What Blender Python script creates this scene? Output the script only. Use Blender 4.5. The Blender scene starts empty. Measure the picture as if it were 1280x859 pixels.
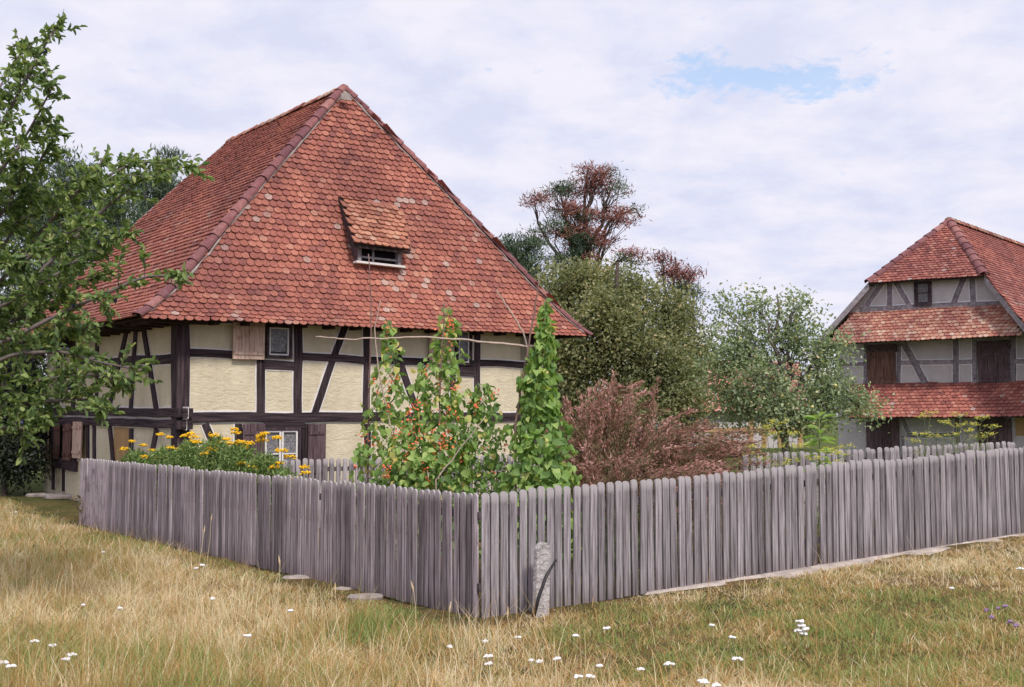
import bpy, math, random
import numpy as np
from mathutils import Vector, Matrix, noise as mnoise

random.seed(7); RNG = np.random.default_rng(7)
S = bpy.context.scene
COL = S.collection
R = math.radians

# ------------------------------------------------------------------ camera
F_PX = 1400.0; W_PX = 1280.0; H_PX = 859.0; EYE = 1.95
PITCH = math.atan(90.5 / F_PX)
cam = bpy.data.objects.new('camera', bpy.data.cameras.new('camera'))
COL.objects.link(cam)
cam.location = (0, 0, EYE); cam.rotation_euler = (R(90) + PITCH, 0, 0)
cam.data.sensor_width = 36.0; cam.data.lens = 36.0 * F_PX / W_PX
cam.data.clip_start = 0.1; cam.data.clip_end = 3000
S.camera = cam

# ------------------------------------------------------------------ sky, sun, exposure
SUN_EL, SUN_AZ = 46.0, 156.0        # azimuth clockwise from +Y
w = bpy.data.worlds.new('World'); S.world = w; w.use_nodes = True
nt = w.node_tree; nt.nodes.clear()
N = nt.nodes.new; L = nt.links.new
out = N('ShaderNodeOutputWorld'); bg = N('ShaderNodeBackground'); bg.inputs['Strength'].default_value = 0.1
sky = N('ShaderNodeTexSky'); sky.sky_type = 'NISHITA'; sky.sun_disc = False
sky.sun_elevation = R(SUN_EL); sky.sun_rotation = R(SUN_AZ)
tc = N('ShaderNodeTexCoord')
sep = N('ShaderNodeSeparateXYZ'); L(tc.outputs['Generated'], sep.inputs[0])
# project the view direction on a cloud deck so that clouds flatten towards the horizon
mz = N('ShaderNodeMath'); mz.operation = 'ADD'; mz.inputs[1].default_value = 0.22; L(sep.outputs['Z'], mz.inputs[0])
ma = N('ShaderNodeMath'); ma.operation = 'MAXIMUM'; ma.inputs[1].default_value = 0.05; L(mz.outputs[0], ma.inputs[0])
dx = N('ShaderNodeMath'); dx.operation = 'DIVIDE'; L(sep.outputs['X'], dx.inputs[0]); L(ma.outputs[0], dx.inputs[1])
dy = N('ShaderNodeMath'); dy.operation = 'DIVIDE'; L(sep.outputs['Y'], dy.inputs[0]); L(ma.outputs[0], dy.inputs[1])
cb = N('ShaderNodeCombineXYZ'); L(dx.outputs[0], cb.inputs[0]); L(dy.outputs[0], cb.inputs[1])
def noise_(vec, scale, detail, rough, dist=0.0):
    n = N('ShaderNodeTexNoise'); n.inputs['Scale'].default_value = scale; n.inputs['Detail'].default_value = detail
    n.inputs['Roughness'].default_value = rough; n.inputs['Distortion'].default_value = dist; L(vec, n.inputs['Vector']); return n
cl = noise_(cb.outputs[0], 4.2, 12, 0.60, 0.12)
# a rift in the clouds, high on the right
rift = N('ShaderNodeMapping'); rift.vector_type = 'POINT'
L(cb.outputs[0], rift.inputs['Vector'])
RX, RY = 0.424, 1.80
rift.inputs['Location'].default_value = (-(RX - .01) * 3.9, -(RY + .045) * 9.5, 0); rift.inputs['Scale'].default_value = (3.9, 9.5, 1)
ln = N('ShaderNodeVectorMath'); ln.operation = 'LENGTH'; L(rift.outputs[0], ln.inputs[0])
rr = N('ShaderNodeMapRange'); rr.inputs['From Min'].default_value = 0.15; rr.inputs['From Max'].default_value = 1.3
rr.inputs['To Min'].default_value = 1.0; rr.inputs['To Max'].default_value = 0.0; L(ln.outputs['Value'], rr.inputs['Value'])
rn0 = noise_(cb.outputs[0], 8.5, 12, 0.66, 0.25); rn = N('ShaderNodeMath'); rn.operation = 'MULTIPLY'; rn.inputs[1].default_value = 2.0; L(rn0.outputs['Fac'], rn.inputs[0])
sub = N('ShaderNodeMath'); sub.operation = 'MULTIPLY_ADD'; L(rr.outputs[0], sub.inputs[0]); sub.inputs[1].default_value = 0.62; L(rn.outputs[0], sub.inputs[2])
hole = N('ShaderNodeMapRange'); hole.inputs['From Min'].default_value = 1.30; hole.inputs['From Max'].default_value = 1.52; hole.inputs['To Max'].default_value = 0.72
L(sub.outputs[0], hole.inputs['Value'])
ramp = N('ShaderNodeValToRGB'); L(cl.outputs['Fac'], ramp.inputs[0])
ramp.color_ramp.elements[0].position = 0.37; ramp.color_ramp.elements[0].color = (0.70, 0.73, 0.91, 1)
ramp.color_ramp.elements[1].position = 0.60; ramp.color_ramp.elements[1].color = (0.87, 0.85, 0.955, 1)
sc = N('ShaderNodeVectorMath'); sc.operation = 'SCALE'; sc.inputs['Scale'].default_value = 9.7; L(ramp.outputs[0], sc.inputs[0])
mixc = N('ShaderNodeMix'); mixc.data_type = 'RGBA'
L(hole.outputs[0], mixc.inputs[0]); L(sc.outputs[0], mixc.inputs[6])
skb = N('ShaderNodeVectorMath'); skb.operation = 'MULTIPLY_ADD'; skb.inputs[1].default_value = (1, 1, 1); skb.inputs[2].default_value = (2.3, 3.2, 4.6)
L(sky.outputs[0], skb.inputs[0]); L(skb.outputs[0], mixc.inputs[7])
L(mixc.outputs[2], bg.inputs['Color']); L(bg.outputs[0], out.inputs['Surface'])

sun = bpy.data.objects.new('sun', bpy.data.lights.new('sun', 'SUN')); COL.objects.link(sun)
sun.data.energy = 2.9; sun.data.angle = R(9); sun.data.color = (1.0, 0.94, 0.87)
sd = Vector((math.sin(R(SUN_AZ)) * math.cos(R(SUN_EL)), math.cos(R(SUN_AZ)) * math.cos(R(SUN_EL)), math.sin(R(SUN_EL))))
sun.rotation_euler = (-sd).to_track_quat('-Z', 'Y').to_euler(); sun.location = (0, 0, 30)
S.view_settings.view_transform = 'Standard'; S.view_settings.look = 'None'
S.view_settings.exposure = 0.08; S.view_settings.gamma = 1.0
S.cycles.max_bounces = 6; S.cycles.diffuse_bounces = 3; S.cycles.transparent_max_bounces = 4

# ------------------------------------------------------------------ measuring helpers
def ray(u, v):
    a = (u - 640) / F_PX; b = (429.5 - v) / F_PX
    return Vector((a, math.cos(PITCH) - b * math.sin(PITCH), math.sin(PITCH) + b * math.cos(PITCH)))
def at(u, v, Y):
    r = ray(u, v); return Vector((0, 0, EYE)) + r * (Y / r.y)
def hit(u, v, P, n):
    r = ray(u, v); o = Vector((0, 0, EYE)); return o + r * ((P - o).dot(n) / r.dot(n))
def gz(x, y):
    a = 0.0445 * min(max(x + 0.3, 0), 9) * min(max((24 - y) / 6, 0), 1)
    b = 0.045 * min(max(y - 20, 0), 7) * min(max((-4 - x) / 3, 0), 1)
    return a + b
def on_ground(u, v, h=0.0):
    r = ray(u, v); Y = 9.0
    for _ in range(12):
        X = r.x * Y / r.y
        Y = (gz(X, Y) + h - EYE) / (r.z / r.y)
    X = r.x * Y / r.y
    return Vector((X, Y, gz(X, Y)))

# ------------------------------------------------------------------ object helpers
def empty(name, loc, label, cat, group=None):
    o = bpy.data.objects.new(name, None); COL.objects.link(o); o.location = loc; o.empty_display_size = 0.2
    o['label'] = label; o['category'] = cat
    if group: o['group'] = group
    return o
def tag(o, label, cat, group=None):
    o['label'] = label; o['category'] = cat
    if group: o['group'] = group
    return o
def fast(name, V, faces, mat, parent=None, var=None, smooth=False):
    """V (n,3) world coordinates; faces (m,k) or list of such arrays"""
    me = bpy.data.meshes.new(name)
    V = np.asarray(V, dtype=np.float64).reshape(-1, 3)
    if parent is not None:
        V = V - np.array(parent['_w'] if '_w' in parent else world_loc(parent))
    fl = faces if isinstance(faces, list) and len(faces) and isinstance(faces[0], np.ndarray) else [np.asarray(faces)]
    loops = np.concatenate([f.reshape(-1) for f in fl]); tot = np.concatenate([np.full(len(f), f.shape[1]) for f in fl])
    me.vertices.add(len(V)); me.vertices.foreach_set('co', V.astype(np.float32).ravel())
    me.loops.add(len(loops)); me.loops.foreach_set('vertex_index', loops.astype(np.int32))
    me.polygons.add(len(tot)); st = np.concatenate([[0], np.cumsum(tot)[:-1]])
    me.polygons.foreach_set('loop_start', st.astype(np.int32)); me.polygons.foreach_set('loop_total', tot.astype(np.int32))
    if smooth: me.polygons.foreach_set('use_smooth', np.ones(len(tot), dtype=bool))
    me.update(calc_edges=True)
    if var is not None:
        a = me.attributes.new('var', 'FLOAT', 'POINT'); a.data.foreach_set('value', np.asarray(var, dtype=np.float32))
    me.materials.append(mat)
    o = bpy.data.objects.new(name, me); COL.objects.link(o)
    if parent is not None: o.parent = parent
    return o
def world_loc(o):
    v = Vector(o.location)
    while o.parent: o = o.parent; v += o.location
    return v
class MB:
    def __init__(s): s.v = []; s.f = []; s.a = []; s.cur = 0.5
    def add(s, vs, fs):
        b = len(s.v)
        for p in vs: s.v.append(tuple(p)); s.a.append(s.cur)
        for f in fs: s.f.append(tuple(i + b for i in f))
    def box(s, o, ax, ay, az):
        o = Vector(o); P = [o + ax * i + ay * j + az * k for k in (0, 1) for j in (0, 1) for i in (0, 1)]
        s.add(P, [(0, 2, 3, 1), (4, 5, 7, 6), (0, 1, 5, 4), (2, 6, 7, 3), (0, 4, 6, 2), (1, 3, 7, 5)])
    def prism(s, pts, d):
        n = len(pts); pts = [Vector(p) for p in pts]
        s.add(pts + [p + d for p in pts], [tuple(range(n))[::-1], tuple(range(n, 2 * n))] + [(i, (i + 1) % n, n + (i + 1) % n, n + i) for i in range(n)])
    def tube(s, pts, rad, k=6):
        pts = [Vector(p) for p in pts]; n = len(pts); b = len(s.v); vs = []
        for i, p in enumerate(pts):
            t = (pts[min(i + 1, n - 1)] - pts[max(i - 1, 0)]).normalized()
            a = t.cross(Vector((0.13, 0.31, 0.94)));
            if a.length < 1e-3: a = t.cross(Vector((1, 0, 0)))
            a.normalize(); c = t.cross(a); r = rad[i] if hasattr(rad, '__len__') else rad
            for j in range(k):
                q = 2 * math.pi * j / k; vs.append(p + a * (math.cos(q) * r) + c * (math.sin(q) * r))
        fs = [(i * k + j, i * k + (j + 1) % k, (i + 1) * k + (j + 1) % k, (i + 1) * k + j) for i in range(n - 1) for j in range(k)]
        fs += [tuple(range(k))[::-1], tuple(range((n - 1) * k, n * k))]
        s.add(vs, fs)
    def build(s, name, mat, parent=None, smooth=False, loc=None):
        me = bpy.data.meshes.new(name)
        off = world_loc(parent) if parent is not None else (Vector(loc) if loc is not None else Vector((0, 0, 0)))
        me.from_pydata([tuple(Vector(p) - off) for p in s.v], [], s.f)
        a = me.attributes.new('var', 'FLOAT', 'POINT'); a.data.foreach_set('value', s.a)
        if smooth: me.polygons.foreach_set('use_smooth', [True] * len(me.polygons))
        me.update(); me.materials.append(mat)
        o = bpy.data.objects.new(name, me); COL.objects.link(o)
        if parent is not None: o.parent = parent
        elif loc is not None: o.location = loc
        return o

# ------------------------------------------------------------------ materials
def newmat(name):
    m = bpy.data.materials.new(name); m.use_nodes = True; t = m.node_tree
    return m, t, t.nodes['Principled BSDF']
def nd(t, typ, **kw):
    n = t.nodes.new(typ)
    for k, v in kw.items():
        if k.startswith('i_'): n.inputs[k[2:].replace('_', ' ')].default_value = v
        else: setattr(n, k, v)
    return n
def rampn(t, src, stops):
    r = t.nodes.new('ShaderNodeValToRGB'); t.links.new(src, r.inputs[0]); e = r.color_ramp.elements
    while len(e) < len(stops): e.new(0.5)
    for i, (p, c) in enumerate(stops): e[i].position = p; e[i].color = (*c, 1)
    return r
def mixn(t, fac, a, b, mode='MIX'):
    m = t.nodes.new('ShaderNodeMix'); m.data_type = 'RGBA'; m.blend_type = mode
    for s_, v in ((0, fac), (6, a), (7, b)):
        if isinstance(v, (int, float)): m.inputs[s_].default_value = v
        elif isinstance(v, tuple): m.inputs[s_].default_value = (*v, 1)
        else: t.links.new(v, m.inputs[s_])
    return m.outputs[2]
def bump(t, b, h, strength, dist):
    n = nd(t, 'ShaderNodeBump', i_Strength=strength, i_Distance=dist); t.links.new(h, n.inputs['Height']); t.links.new(n.outputs[0], b.inputs['Normal'])
def wood(name, dark, light, stretch=(28, 28, 1.5), rough=0.85, obj_var=0.25, bumpd=0.004, spots=None, attr=False, tip=None):
    m, t, b = newmat(name); b.inputs['Roughness'].default_value = rough; b.inputs['Specular IOR Level'].default_value = 0.2
    tcn = nd(t, 'ShaderNodeTexCoord'); mp = nd(t, 'ShaderNodeMapping'); mp.inputs['Scale'].default_value = stretch
    oi = nd(t, 'ShaderNodeObjectInfo')
    ad = nd(t, 'ShaderNodeVectorMath', operation='ADD'); sc_ = nd(t, 'ShaderNodeVectorMath', operation='SCALE'); sc_.inputs['Scale'].default_value = 37.0
    cx = nd(t, 'ShaderNodeCombineXYZ'); t.links.new(oi.outputs['Random'], cx.inputs[0]); t.links.new(oi.outputs['Random'], cx.inputs[2])
    t.links.new(cx.outputs[0], sc_.inputs[0]); t.links.new(tcn.outputs['Object'], mp.inputs[0]); t.links.new(mp.outputs[0], ad.inputs[0]); t.links.new(sc_.outputs[0], ad.inputs[1])
    n = nd(t, 'ShaderNodeTexNoise', i_Scale=1.0, i_Detail=6.0, i_Roughness=0.65); t.links.new(ad.outputs[0], n.inputs['Vector'])
    r = rampn(t, n.outputs['Fac'], [(0.36, dark), (0.64, light)])
    hsv = nd(t, 'ShaderNodeHueSaturation'); t.links.new(r.outputs[0], hsv.inputs['Color'])
    mr = nd(t, 'ShaderNodeMapRange'); mr.inputs['To Min'].default_value = 1 - obj_var; mr.inputs['To Max'].default_value = 1 + obj_var
    if attr:
        av = nd(t, 'ShaderNodeAttribute', attribute_name='var'); t.links.new(av.outputs['Fac'], mr.inputs['Value'])
    else: t.links.new(oi.outputs['Random'], mr.inputs['Value'])
    t.links.new(mr.outputs[0], hsv.inputs['Value']); c = hsv.outputs[0]
    n2 = nd(t, 'ShaderNodeTexNoise', i_Scale=3.0, i_Detail=5.0, i_Roughness=0.7); t.links.new(tcn.outputs['Object'], n2.inputs['Vector'])
    if spots:
        r2 = rampn(t, n2.outputs['Fac'], [(0.52, (0, 0, 0)), (0.68, (1, 1, 1))]); c = mixn(t, r2.outputs[0], c, spots)
    if tip:   # wood turns paler towards the picket tips, and damp, dirty feet
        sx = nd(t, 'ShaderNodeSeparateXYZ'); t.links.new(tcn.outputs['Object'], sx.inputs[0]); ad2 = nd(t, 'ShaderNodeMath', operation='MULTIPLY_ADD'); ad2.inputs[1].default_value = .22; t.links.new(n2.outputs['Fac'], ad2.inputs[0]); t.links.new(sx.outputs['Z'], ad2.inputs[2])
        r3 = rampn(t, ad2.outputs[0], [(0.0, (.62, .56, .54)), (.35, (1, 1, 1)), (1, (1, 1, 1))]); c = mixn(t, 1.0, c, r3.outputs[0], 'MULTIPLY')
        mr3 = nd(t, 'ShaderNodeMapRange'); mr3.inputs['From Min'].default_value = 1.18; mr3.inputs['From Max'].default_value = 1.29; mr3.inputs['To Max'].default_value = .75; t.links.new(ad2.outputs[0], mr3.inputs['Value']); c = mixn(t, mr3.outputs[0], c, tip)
    t.links.new(c, b.inputs['Base Color']); bump(t, b, n.outputs['Fac'], 0.8, bumpd)
    return m
def simple(name, col, rough=0.8, var=0.15, scale=4.0, bumpd=0.0, spec=0.2, stretch=(1, 1, 1)):
    m, t, b = newmat(name); b.inputs['Roughness'].default_value = rough; b.inputs['Specular IOR Level'].default_value = spec
    g = nd(t, 'ShaderNodeNewGeometry'); mp = nd(t, 'ShaderNodeMapping'); mp.inputs['Scale'].default_value = stretch; t.links.new(g.outputs['Position'], mp.inputs[0])
    n = nd(t, 'ShaderNodeTexNoise', i_Scale=scale, i_Detail=7.0, i_Roughness=0.65); t.links.new(mp.outputs[0], n.inputs['Vector'])
    r = rampn(t, n.outputs['Fac'], [(0.3, tuple(x * (1 - var) for x in col)), (0.7, tuple(min(1, x * (1 + var)) for x in col))])
    t.links.new(r.outputs[0], b.inputs['Base Color'])
    if bumpd: bump(t, b, n.outputs['Fac'], 0.7, bumpd)
    return m
def plaster(name, col, stain):
    m, t, b = newmat(name); b.inputs['Roughness'].default_value = 0.95; b.inputs['Specular IOR Level'].default_value = 0.1
    g = nd(t, 'ShaderNodeNewGeometry')
    mp0 = nd(t, 'ShaderNodeMapping'); mp0.inputs['Scale'].default_value = (1.5, 1.5, .55); t.links.new(g.outputs['Position'], mp0.inputs[0]); n = nd(t, 'ShaderNodeTexNoise', i_Scale=1.6, i_Detail=8.0, i_Roughness=0.72); t.links.new(mp0.outputs[0], n.inputs['Vector'])
    c = rampn(t, n.outputs['Fac'], [(0.32, stain), (0.62, col)]).outputs[0]
    mp = nd(t, 'ShaderNodeMapping'); mp.inputs['Scale'].default_value = (5, 5, 11); t.links.new(g.outputs['Position'], mp.inputs[0])
    n2 = nd(t, 'ShaderNodeTexNoise', i_Scale=1.0, i_Detail=4.0, i_Roughness=0.6, i_Distortion=1.2); t.links.new(mp.outputs[0], n2.inputs['Vector'])
    t.links.new(c, b.inputs['Base Color']); bump(t, b, n2.outputs['Fac'], 0.9, 0.024)
    return m
def tiles_mat(name, stops, dark=(0.10, 0.045, 0.04), lich=0.5):
    m, t, b = newmat(name); b.inputs['Roughness'].default_value = 0.8; b.inputs['Specular IOR Level'].default_value = 0.25
    a = nd(t, 'ShaderNodeAttribute', attribute_name='var'); r = t.nodes.new('ShaderNodeValToRGB'); t.links.new(a.outputs['Fac'], r.inputs[0])
    e = r.color_ramp.elements
    while len(e) < len(stops): e.new(0.5)
    for i, (p, c) in enumerate(stops): e[i].position = p; e[i].color = (*c, 1)
    g = nd(t, 'ShaderNodeNewGeometry')
    n = nd(t, 'ShaderNodeTexNoise', i_Scale=22.0, i_Detail=6.0, i_Roughness=0.75); t.links.new(g.outputs['Position'], n.inputs['Vector'])
    rs = rampn(t, n.outputs['Fac'], [(0.42, (0.72, 0.66, 0.66)), (0.6, (1.08, 1.08, 1.08))])
    c = mixn(t, 1.0, r.outputs[0], rs.outputs[0], 'MULTIPLY')
    n3 = nd(t, 'ShaderNodeTexNoise', i_Scale=0.55, i_Detail=4.0, i_Roughness=0.6); t.links.new(g.outputs['Position'], n3.inputs['Vector'])
    r3 = rampn(t, n3.outputs['Fac'], [(0.40, (0.74, 0.72, 0.76)), (0.6, (1.05, 1.02, 1.0))])
    c = mixn(t, 1.0, c, r3.outputs[0], 'MULTIPLY')
    n2 = nd(t, 'ShaderNodeTexNoise', i_Scale=9.0, i_Detail=8.0, i_Roughness=0.8); t.links.new(g.outputs['Position'], n2.inputs['Vector'])
    r2 = rampn(t, n2.outputs['Fac'], [(0.60, (0, 0, 0)), (0.68, (lich, lich, lich))])
    c = mixn(t, r2.outputs[0], c, (0.40, 0.33, 0.31))
    t.links.new(c, b.inputs['Base Color']); bump(t, b, n.outputs['Fac'], 0.5, 0.006)
    return m
def leafmat(name, stops, trans=0.35, rough=0.55, spec=0.35):
    m, t, b = newmat(name); b.inputs['Roughness'].default_value = rough; b.inputs['Specular IOR Level'].default_value = spec
    a = nd(t, 'ShaderNodeAttribute', attribute_name='var'); r = rampn(t, a.outputs['Fac'], stops)
    t.links.new(r.outputs[0], b.inputs['Base Color'])
    if trans:
        tr = nd(t, 'ShaderNodeBsdfTranslucent'); mx = nd(t, 'ShaderNodeMixShader'); mx.inputs[0].default_value = trans
        t.links.new(mixn(t, 1.0, r.outputs[0], (1.25, 1.35, 0.7), 'MULTIPLY'), tr.inputs['Color'])
        t.links.new(b.outputs[0], mx.inputs[1]); t.links.new(tr.outputs[0], mx.inputs[2])
        t.links.new(mx.outputs[0], t.nodes['Material Output'].inputs['Surface'])
    return m

M = {}
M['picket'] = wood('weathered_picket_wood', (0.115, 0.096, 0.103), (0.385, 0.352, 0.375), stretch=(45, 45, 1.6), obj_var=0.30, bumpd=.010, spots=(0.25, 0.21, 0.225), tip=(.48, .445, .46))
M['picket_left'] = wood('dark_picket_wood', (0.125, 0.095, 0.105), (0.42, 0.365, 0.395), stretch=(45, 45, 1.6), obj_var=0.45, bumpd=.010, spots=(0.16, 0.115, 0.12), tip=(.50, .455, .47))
M['fence_rail'] = wood('fence_rail_wood', (0.07, 0.05, 0.055), (0.17, 0.14, 0.15), stretch=(3, 3, 20))
M['beam'] = wood('dark_oak_beam', (0.022, 0.013, 0.018), (0.085, 0.06, 0.068), stretch=(9, 9, 9), obj_var=0.25, bumpd=0.01)
M['beam_v'] = wood('dark_oak_upright', (0.014, 0.009, 0.012), (0.075, 0.052, 0.058), stretch=(34, 34, 1.6), obj_var=0.3, bumpd=0.012)
M['beam_h'] = wood('dark_oak_crosswise', (0.014, 0.009, 0.012), (0.075, 0.052, 0.058), stretch=(1.6, 1.6, 34), obj_var=0.3, bumpd=0.012)
M['beam_grey'] = wood('grey_oak_beam', (0.15, 0.125, 0.145), (0.34, 0.30, 0.33), stretch=(9, 9, 9), obj_var=0.2, bumpd=0.008)
M['shutter_light'] = wood('bleached_shutter_wood', (0.42, 0.27, 0.21), (0.74, 0.56, 0.46), stretch=(30, 30, 2.0), obj_var=0.08, spots=(0.36, 0.2, 0.14), attr=True)
M['shutter_dark'] = wood('brown_shutter_wood', (0.05, 0.03, 0.035), (0.16, 0.11, 0.12), stretch=(30, 30, 2.0), obj_var=0.2, attr=True)
M['shutter_brown'] = wood('warm_shutter_wood', (0.08, 0.035, 0.03), (0.22, 0.13, 0.10), stretch=(26, 26, 2.0), obj_var=0.2, attr=True)
M['board'] = wood('pale_barge_board', (0.22, 0.19, 0.21), (0.40, 0.36, 0.38), stretch=(6, 6, 6), obj_var=0.1)
M['plaster'] = plaster('ochre_lime_plaster', (0.69, 0.615, 0.455), (0.55, 0.48, 0.345))
M['plaster_clay'] = plaster('bare_clay_plaster', (0.45, 0.29, 0.15), (0.36, 0.22, 0.11))
M['plaster_grey'] = plaster('grey_lime_plaster', (0.57, 0.53, 0.54), (0.45, 0.415, 0.425))
M['lime'] = simple('white_lime_border', (0.76, 0.72, 0.70), var=0.12, scale=9)
M['lime_grey'] = simple('faded_lime_border', (0.76, 0.74, 0.77), var=0.15, scale=9)
M['dark'] = simple('dark_interior', (0.012, 0.008, 0.012), var=0.2)
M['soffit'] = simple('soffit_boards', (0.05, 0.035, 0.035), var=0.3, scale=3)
M['stone'] = simple('footing_stone', (0.34, 0.29, 0.27), var=0.35, scale=7, bumpd=0.02)
M['bark'] = simple('tree_bark', (0.085, 0.065, 0.055), var=0.35, scale=18, bumpd=0.02)
M['bark_grey'] = simple('grey_bark', (0.16, 0.13, 0.125), var=0.35, scale=22, bumpd=0.015)
M['stick'] = simple('dry_stick', (0.22, 0.14, 0.12), var=0.3, scale=20, bumpd=0.004)
M['stick_pale'] = simple('peeled_stick', (0.46, 0.36, 0.30), var=0.25, scale=20)
M['iron'] = simple('black_iron', (0.02, 0.017, 0.02), rough=0.5, spec=0.5)
M['white_paint'] = simple('white_window_paint', (0.74, 0.70, 0.68), var=0.12, scale=12, rough=0.5)
M['curtain'] = simple('lace_curtain', (0.42, 0.41, 0.43), var=0.85, scale=26)
M['petal_white'] = simple('white_petals', (0.82, 0.80, 0.80), var=0.06)
M['petal_purple'] = simple('purple_petals', (0.30, 0.20, 0.33), var=0.15)
M['petal_yellow'] = simple('yellow_petals', (0.86, 0.50, 0.025), var=0.25, scale=25)
M['petal_red'] = simple('scarlet_bean_petals', (0.78, 0.20, 0.09), var=0.3, scale=25)
M['fruit'] = simple('pale_apple_skin', (0.55, 0.50, 0.20), var=0.25, scale=6, rough=0.4)
M['plum'] = simple('blue_plum_skin', (0.05, 0.055, 0.12), var=0.25, scale=6, rough=0.5)
M['stalk'] = leafmat('green_stalk', [(0, (0.10, 0.15, 0.05)), (1, (0.22, 0.26, 0.10))], trans=0)
# glass with a dim reflection of the sky
m_, t_, b_ = newmat('window_glass'); b_.inputs['Base Color'].default_value = (0.05, 0.05, 0.06, 1); b_.inputs['Roughness'].default_value = 0.06
tb_ = t_.nodes.new('ShaderNodeBsdfTransparent'); mg_ = t_.nodes.new('ShaderNodeMixShader'); mg_.inputs[0].default_value = 0.2
t_.links.new(tb_.outputs[0], mg_.inputs[1]); t_.links.new(b_.outputs[0], mg_.inputs[2]); t_.links.new(mg_.outputs[0], t_.nodes['Material Output'].inputs['Surface']); M['glass'] = m_
RED = [(0.0, (0.23, 0.095, 0.085)), (0.12, (0.31, 0.12, 0.098)), (0.40, (0.375, 0.14, 0.105)), (0.75, (0.43, 0.17, 0.122)), (0.93, (0.49, 0.21, 0.15)), (0.978, (0.47, 0.25, 0.185)), (0.988, (0.40, 0.25, 0.22)), (1.0, (0.49, 0.35, 0.30))]
M['tiles'] = tiles_mat('red_beaver_tail_tiles', RED)
M['tiles_dormer'] = tiles_mat('faded_orange_dormer_tiles', [(0.0, (0.30, 0.13, 0.09)), (0.4, (0.46, 0.20, 0.13)), (0.8, (0.56, 0.28, 0.18)), (1.0, (0.56, 0.38, 0.28))])
M['tiles_far'] = tiles_mat('red_tiles_far_house', [(0.0, (0.25, 0.095, 0.085)), (0.3, (0.37, 0.135, 0.11)), (0.7, (0.47, 0.18, 0.14)), (0.92, (0.52, 0.24, 0.18)), (1.0, (0.52, 0.38, 0.35))])
M['tiles_pale'] = tiles_mat('pale_tiles_far_house', [(0.0, (0.34, 0.13, 0.115)), (0.35, (0.45, 0.20, 0.15)), (0.75, (0.57, 0.33, 0.24)), (1.0, (0.62, 0.45, 0.36))], lich=0.8)
M['cap'] = tiles_mat('mossy_ridge_caps', [(0.0, (0.20, 0.09, 0.10)), (0.5, (0.29, 0.125, 0.125)), (1.0, (0.38, 0.19, 0.17))], lich=0.7)
M['leaf_plum'] = leafmat('plum_leaves', [(0.0, (0.076, 0.132, 0.048)), (0.5, (0.176, 0.258, 0.084)), (0.88, (0.315, 0.396, 0.144)), (1.0, (0.479, 0.492, 0.204))])
M['leaf_tree'] = leafmat('olive_green_leaves', [(0.0, (0.104, 0.130, 0.064)), (0.5, (0.240, 0.261, 0.129)), (0.85, (0.399, 0.386, 0.206)), (1.0, (0.593, 0.440, 0.258))])
M['leaf_apple'] = leafmat('apple_leaves', [(0.0, (0.132, 0.180, 0.102)), (0.5, (0.276, 0.348, 0.202)), (0.85, (0.474, 0.528, 0.320)), (1.0, (0.792, 0.671, 0.395))])
M['leaf_dark'] = leafmat('shade_darkened_shrub_leaves', [(0.0, (0.015, 0.022, 0.018)), (0.7, (0.035, 0.045, 0.03)), (1.0, (0.07, 0.08, 0.04))], trans=0.15)  # shade under the plum tree is put into these dark leaf colours
M['needle'] = leafmat('pine_needles', [(0.0, (0.05, 0.085, 0.05)), (0.45, (0.12, 0.17, 0.095)), (0.5, (0.17, 0.065, 0.055)), (1.0, (0.36, 0.145, 0.115))], trans=0.1, rough=0.8)
M['leaf_bean'] = leafmat('bean_leaves', [(0.0, (0.122, 0.219, 0.070)), (0.5, (0.261, 0.408, 0.113)), (0.85, (0.441, 0.569, 0.192)), (1.0, (0.784, 0.657, 0.245))], trans=0.4)
M['leaf_marigold'] = leafmat('flower_bed_leaves', [(0.0, (0.084, 0.140, 0.042)), (0.5, (0.182, 0.280, 0.084)), (1.0, (0.336, 0.434, 0.168))])
M['leaf_fennel'] = leafmat('fennel_leaves', [(0.0, (0.161, 0.218, 0.081)), (0.5, (0.299, 0.356, 0.127)), (0.8, (0.598, 0.575, 0.115)), (1.0, (0.782, 0.690, 0.161))])
M['plume'] = leafmat('reddish_plumes', [(0.0, (0.11, 0.11, 0.05)), (0.3, (0.20, 0.17, 0.09)), (0.55, (0.30, 0.155, 0.125)), (0.85, (0.47, 0.235, 0.21)), (1.0, (0.60, 0.36, 0.33))], trans=0.2, rough=0.9)
M['grass'] = leafmat('meadow_grass', [(0.0, (0.17, 0.265, 0.075)), (0.24, (0.31, 0.375, 0.13)), (0.42, (0.42, 0.37, 0.16)), (0.54, (0.33, 0.20, 0.085)), (0.70, (0.54, 0.315, 0.125)), (0.86, (0.64, 0.435, 0.22)), (1.0, (0.80, 0.69, 0.50))], trans=0.25, rough=0.8, spec=0.15)

# ------------------------------------------------------------------ value noise (numpy) for patches
_tab = RNG.random((64, 64))
def vnoise(x, y, s):
    x = np.asarray(x) / s + 100; y = np.asarray(y) / s + 100
    xi = np.floor(x).astype(int); yi = np.floor(y).astype(int); fx = x - xi; fy = y - yi
    fx = fx * fx * (3 - 2 * fx); fy = fy * fy * (3 - 2 * fy)
    g = lambda a, b: _tab[a % 64, b % 64]
    return (g(xi, yi) * (1 - fx) + g(xi + 1, yi) * fx) * (1 - fy) + (g(xi, yi + 1) * (1 - fx) + g(xi + 1, yi + 1) * fx) * fy

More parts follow.
